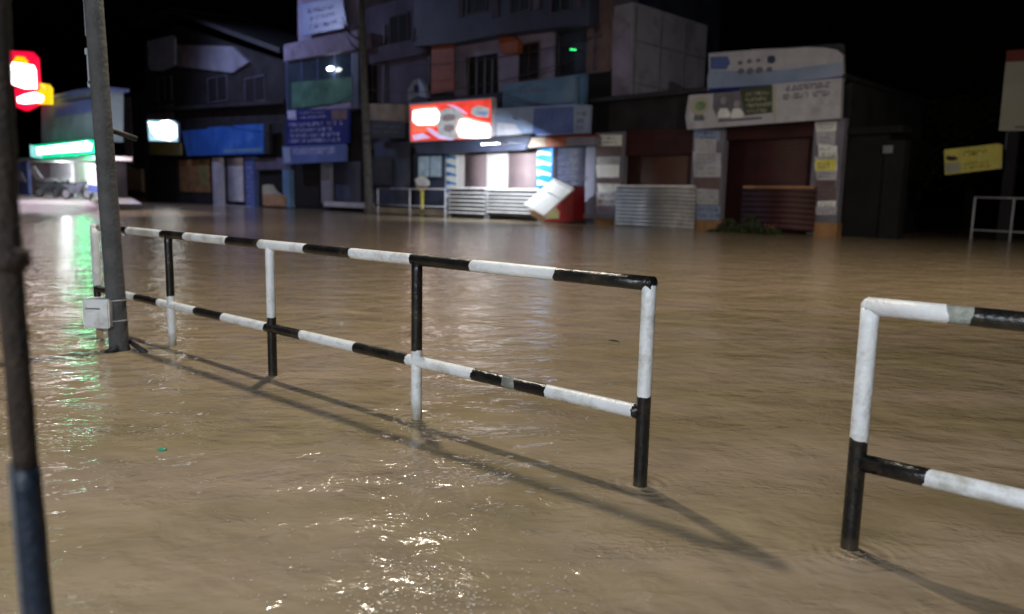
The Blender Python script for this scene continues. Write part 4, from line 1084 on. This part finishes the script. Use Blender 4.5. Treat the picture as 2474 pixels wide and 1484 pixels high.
rl = lamp('right_water_fill', (10, 5, 8.5), 5200, (1, .84, .66), kind='SPOT', spot_size=R(95), spot_blend=1, shadow_soft_size=.15)  # added unseen spot to brighten the water on the right
rl.rotation_euler = (Vector((5, 17, 0))-Vector((10, 5, 8.5))).to_track_quat('-Z', 'Y').to_euler()
lamp('middle_lamp_light', (-2.4, 17.0, 12.7), 2000, (1, .88, .74), kind='SPOT', spot_size=R(160), spot_blend=1, shadow_soft_size=.14)
# shop tube lamp
c = MAIN.o+MAIN.e*S(1185, 350, 3.0)+MAIN.n*3.0; c.z = Z(1185, 350, 3.0)-.06; q = MAIN.o+MAIN.e*S(1250, 500)+MAIN.n*.9; q.z = .6
area('shop_tube_light', c, q, 520, (.88, .95, 1), 3.2, .12)
# store interior and sign light, plus an added overhead spot filling the forecourt
c = LS.o+LS.e*LS.at(150, 400, 0)[0]; lamp('store_light', (c.x, c.y, zf+1.75), 110, (.93, .96, 1), .15)
c = LS.o+LS.e*LS.at(150, 400, 3.0)[0]+LS.n*3.0; c.z = LS.at(150, 386, 3.0)[1]+.3; q = LS.o+LS.e*LS.at(150, 400, 1)[0]+LS.n*.8; q.z = zf
area('store_front_light', c, q, 330, (1, .88, .97), 5, .3)
c = ground(110, 512); lamp('forecourt_fill', (c.x, c.y, 11.5), 7500, (1, .86, .98), kind='SPOT', spot_size=R(80), spot_blend=.6, shadow_soft_size=.2)
c = LS.o+LS.e*LS.at(190, 380, 1.15)[0]+LS.n*1.15; lamp('green_sign_light', (c.x, c.y, LS.at(190, 372, 1.15)[1]), 120, (.0, 1, .26), .25)

world = bpy.data.worlds.new('World'); scene.world = world; world.use_nodes = True
nt = world.node_tree; bg = nt.nodes['Background']
sk = nt.nodes.new('ShaderNodeTexSky'); sk.sky_type = 'NISHITA'; sk.sun_disc = False; sk.sun_elevation = R(-4); sk.sun_rotation = R(150)
nt.links.new(sk.outputs['Color'], bg.inputs['Color']); bg.inputs['Strength'].default_value = .02

# ------------------------------------------------------------------ camera
cam = bpy.data.cameras.new('camera'); co = bpy.data.objects.new('camera', cam); col.objects.link(co); scene.camera = co
cam.sensor_width = 36; cam.lens = 36*CF/2474; cam.clip_end = 1500; cam.clip_start = .05
fwd = Vector((0, math.cos(PITCH), -math.sin(PITCH))); up0 = Vector((0, math.sin(PITCH), math.cos(PITCH))); rt0 = Vector((1, 0, 0))
cr, sr = math.cos(ROLL), math.sin(ROLL)
rt = rt0*cr+up0*sr; up = up0*cr-rt0*sr
M = Matrix((rt, up, -fwd)).transposed().to_4x4(); M.translation = Vector((0, 0, CH)); co.matrix_world = M
cam.dof.use_dof = True; cam.dof.focus_distance = 3.6; cam.dof.aperture_fstop = cam.lens/1000/.017
scene.view_settings.view_transform = 'Standard'; scene.view_settings.look = 'None'; scene.view_settings.exposure = 0; scene.view_settings.gamma = 1
scene.cycles.use_denoising = True
scene.cycles.sample_clamp_indirect = 4
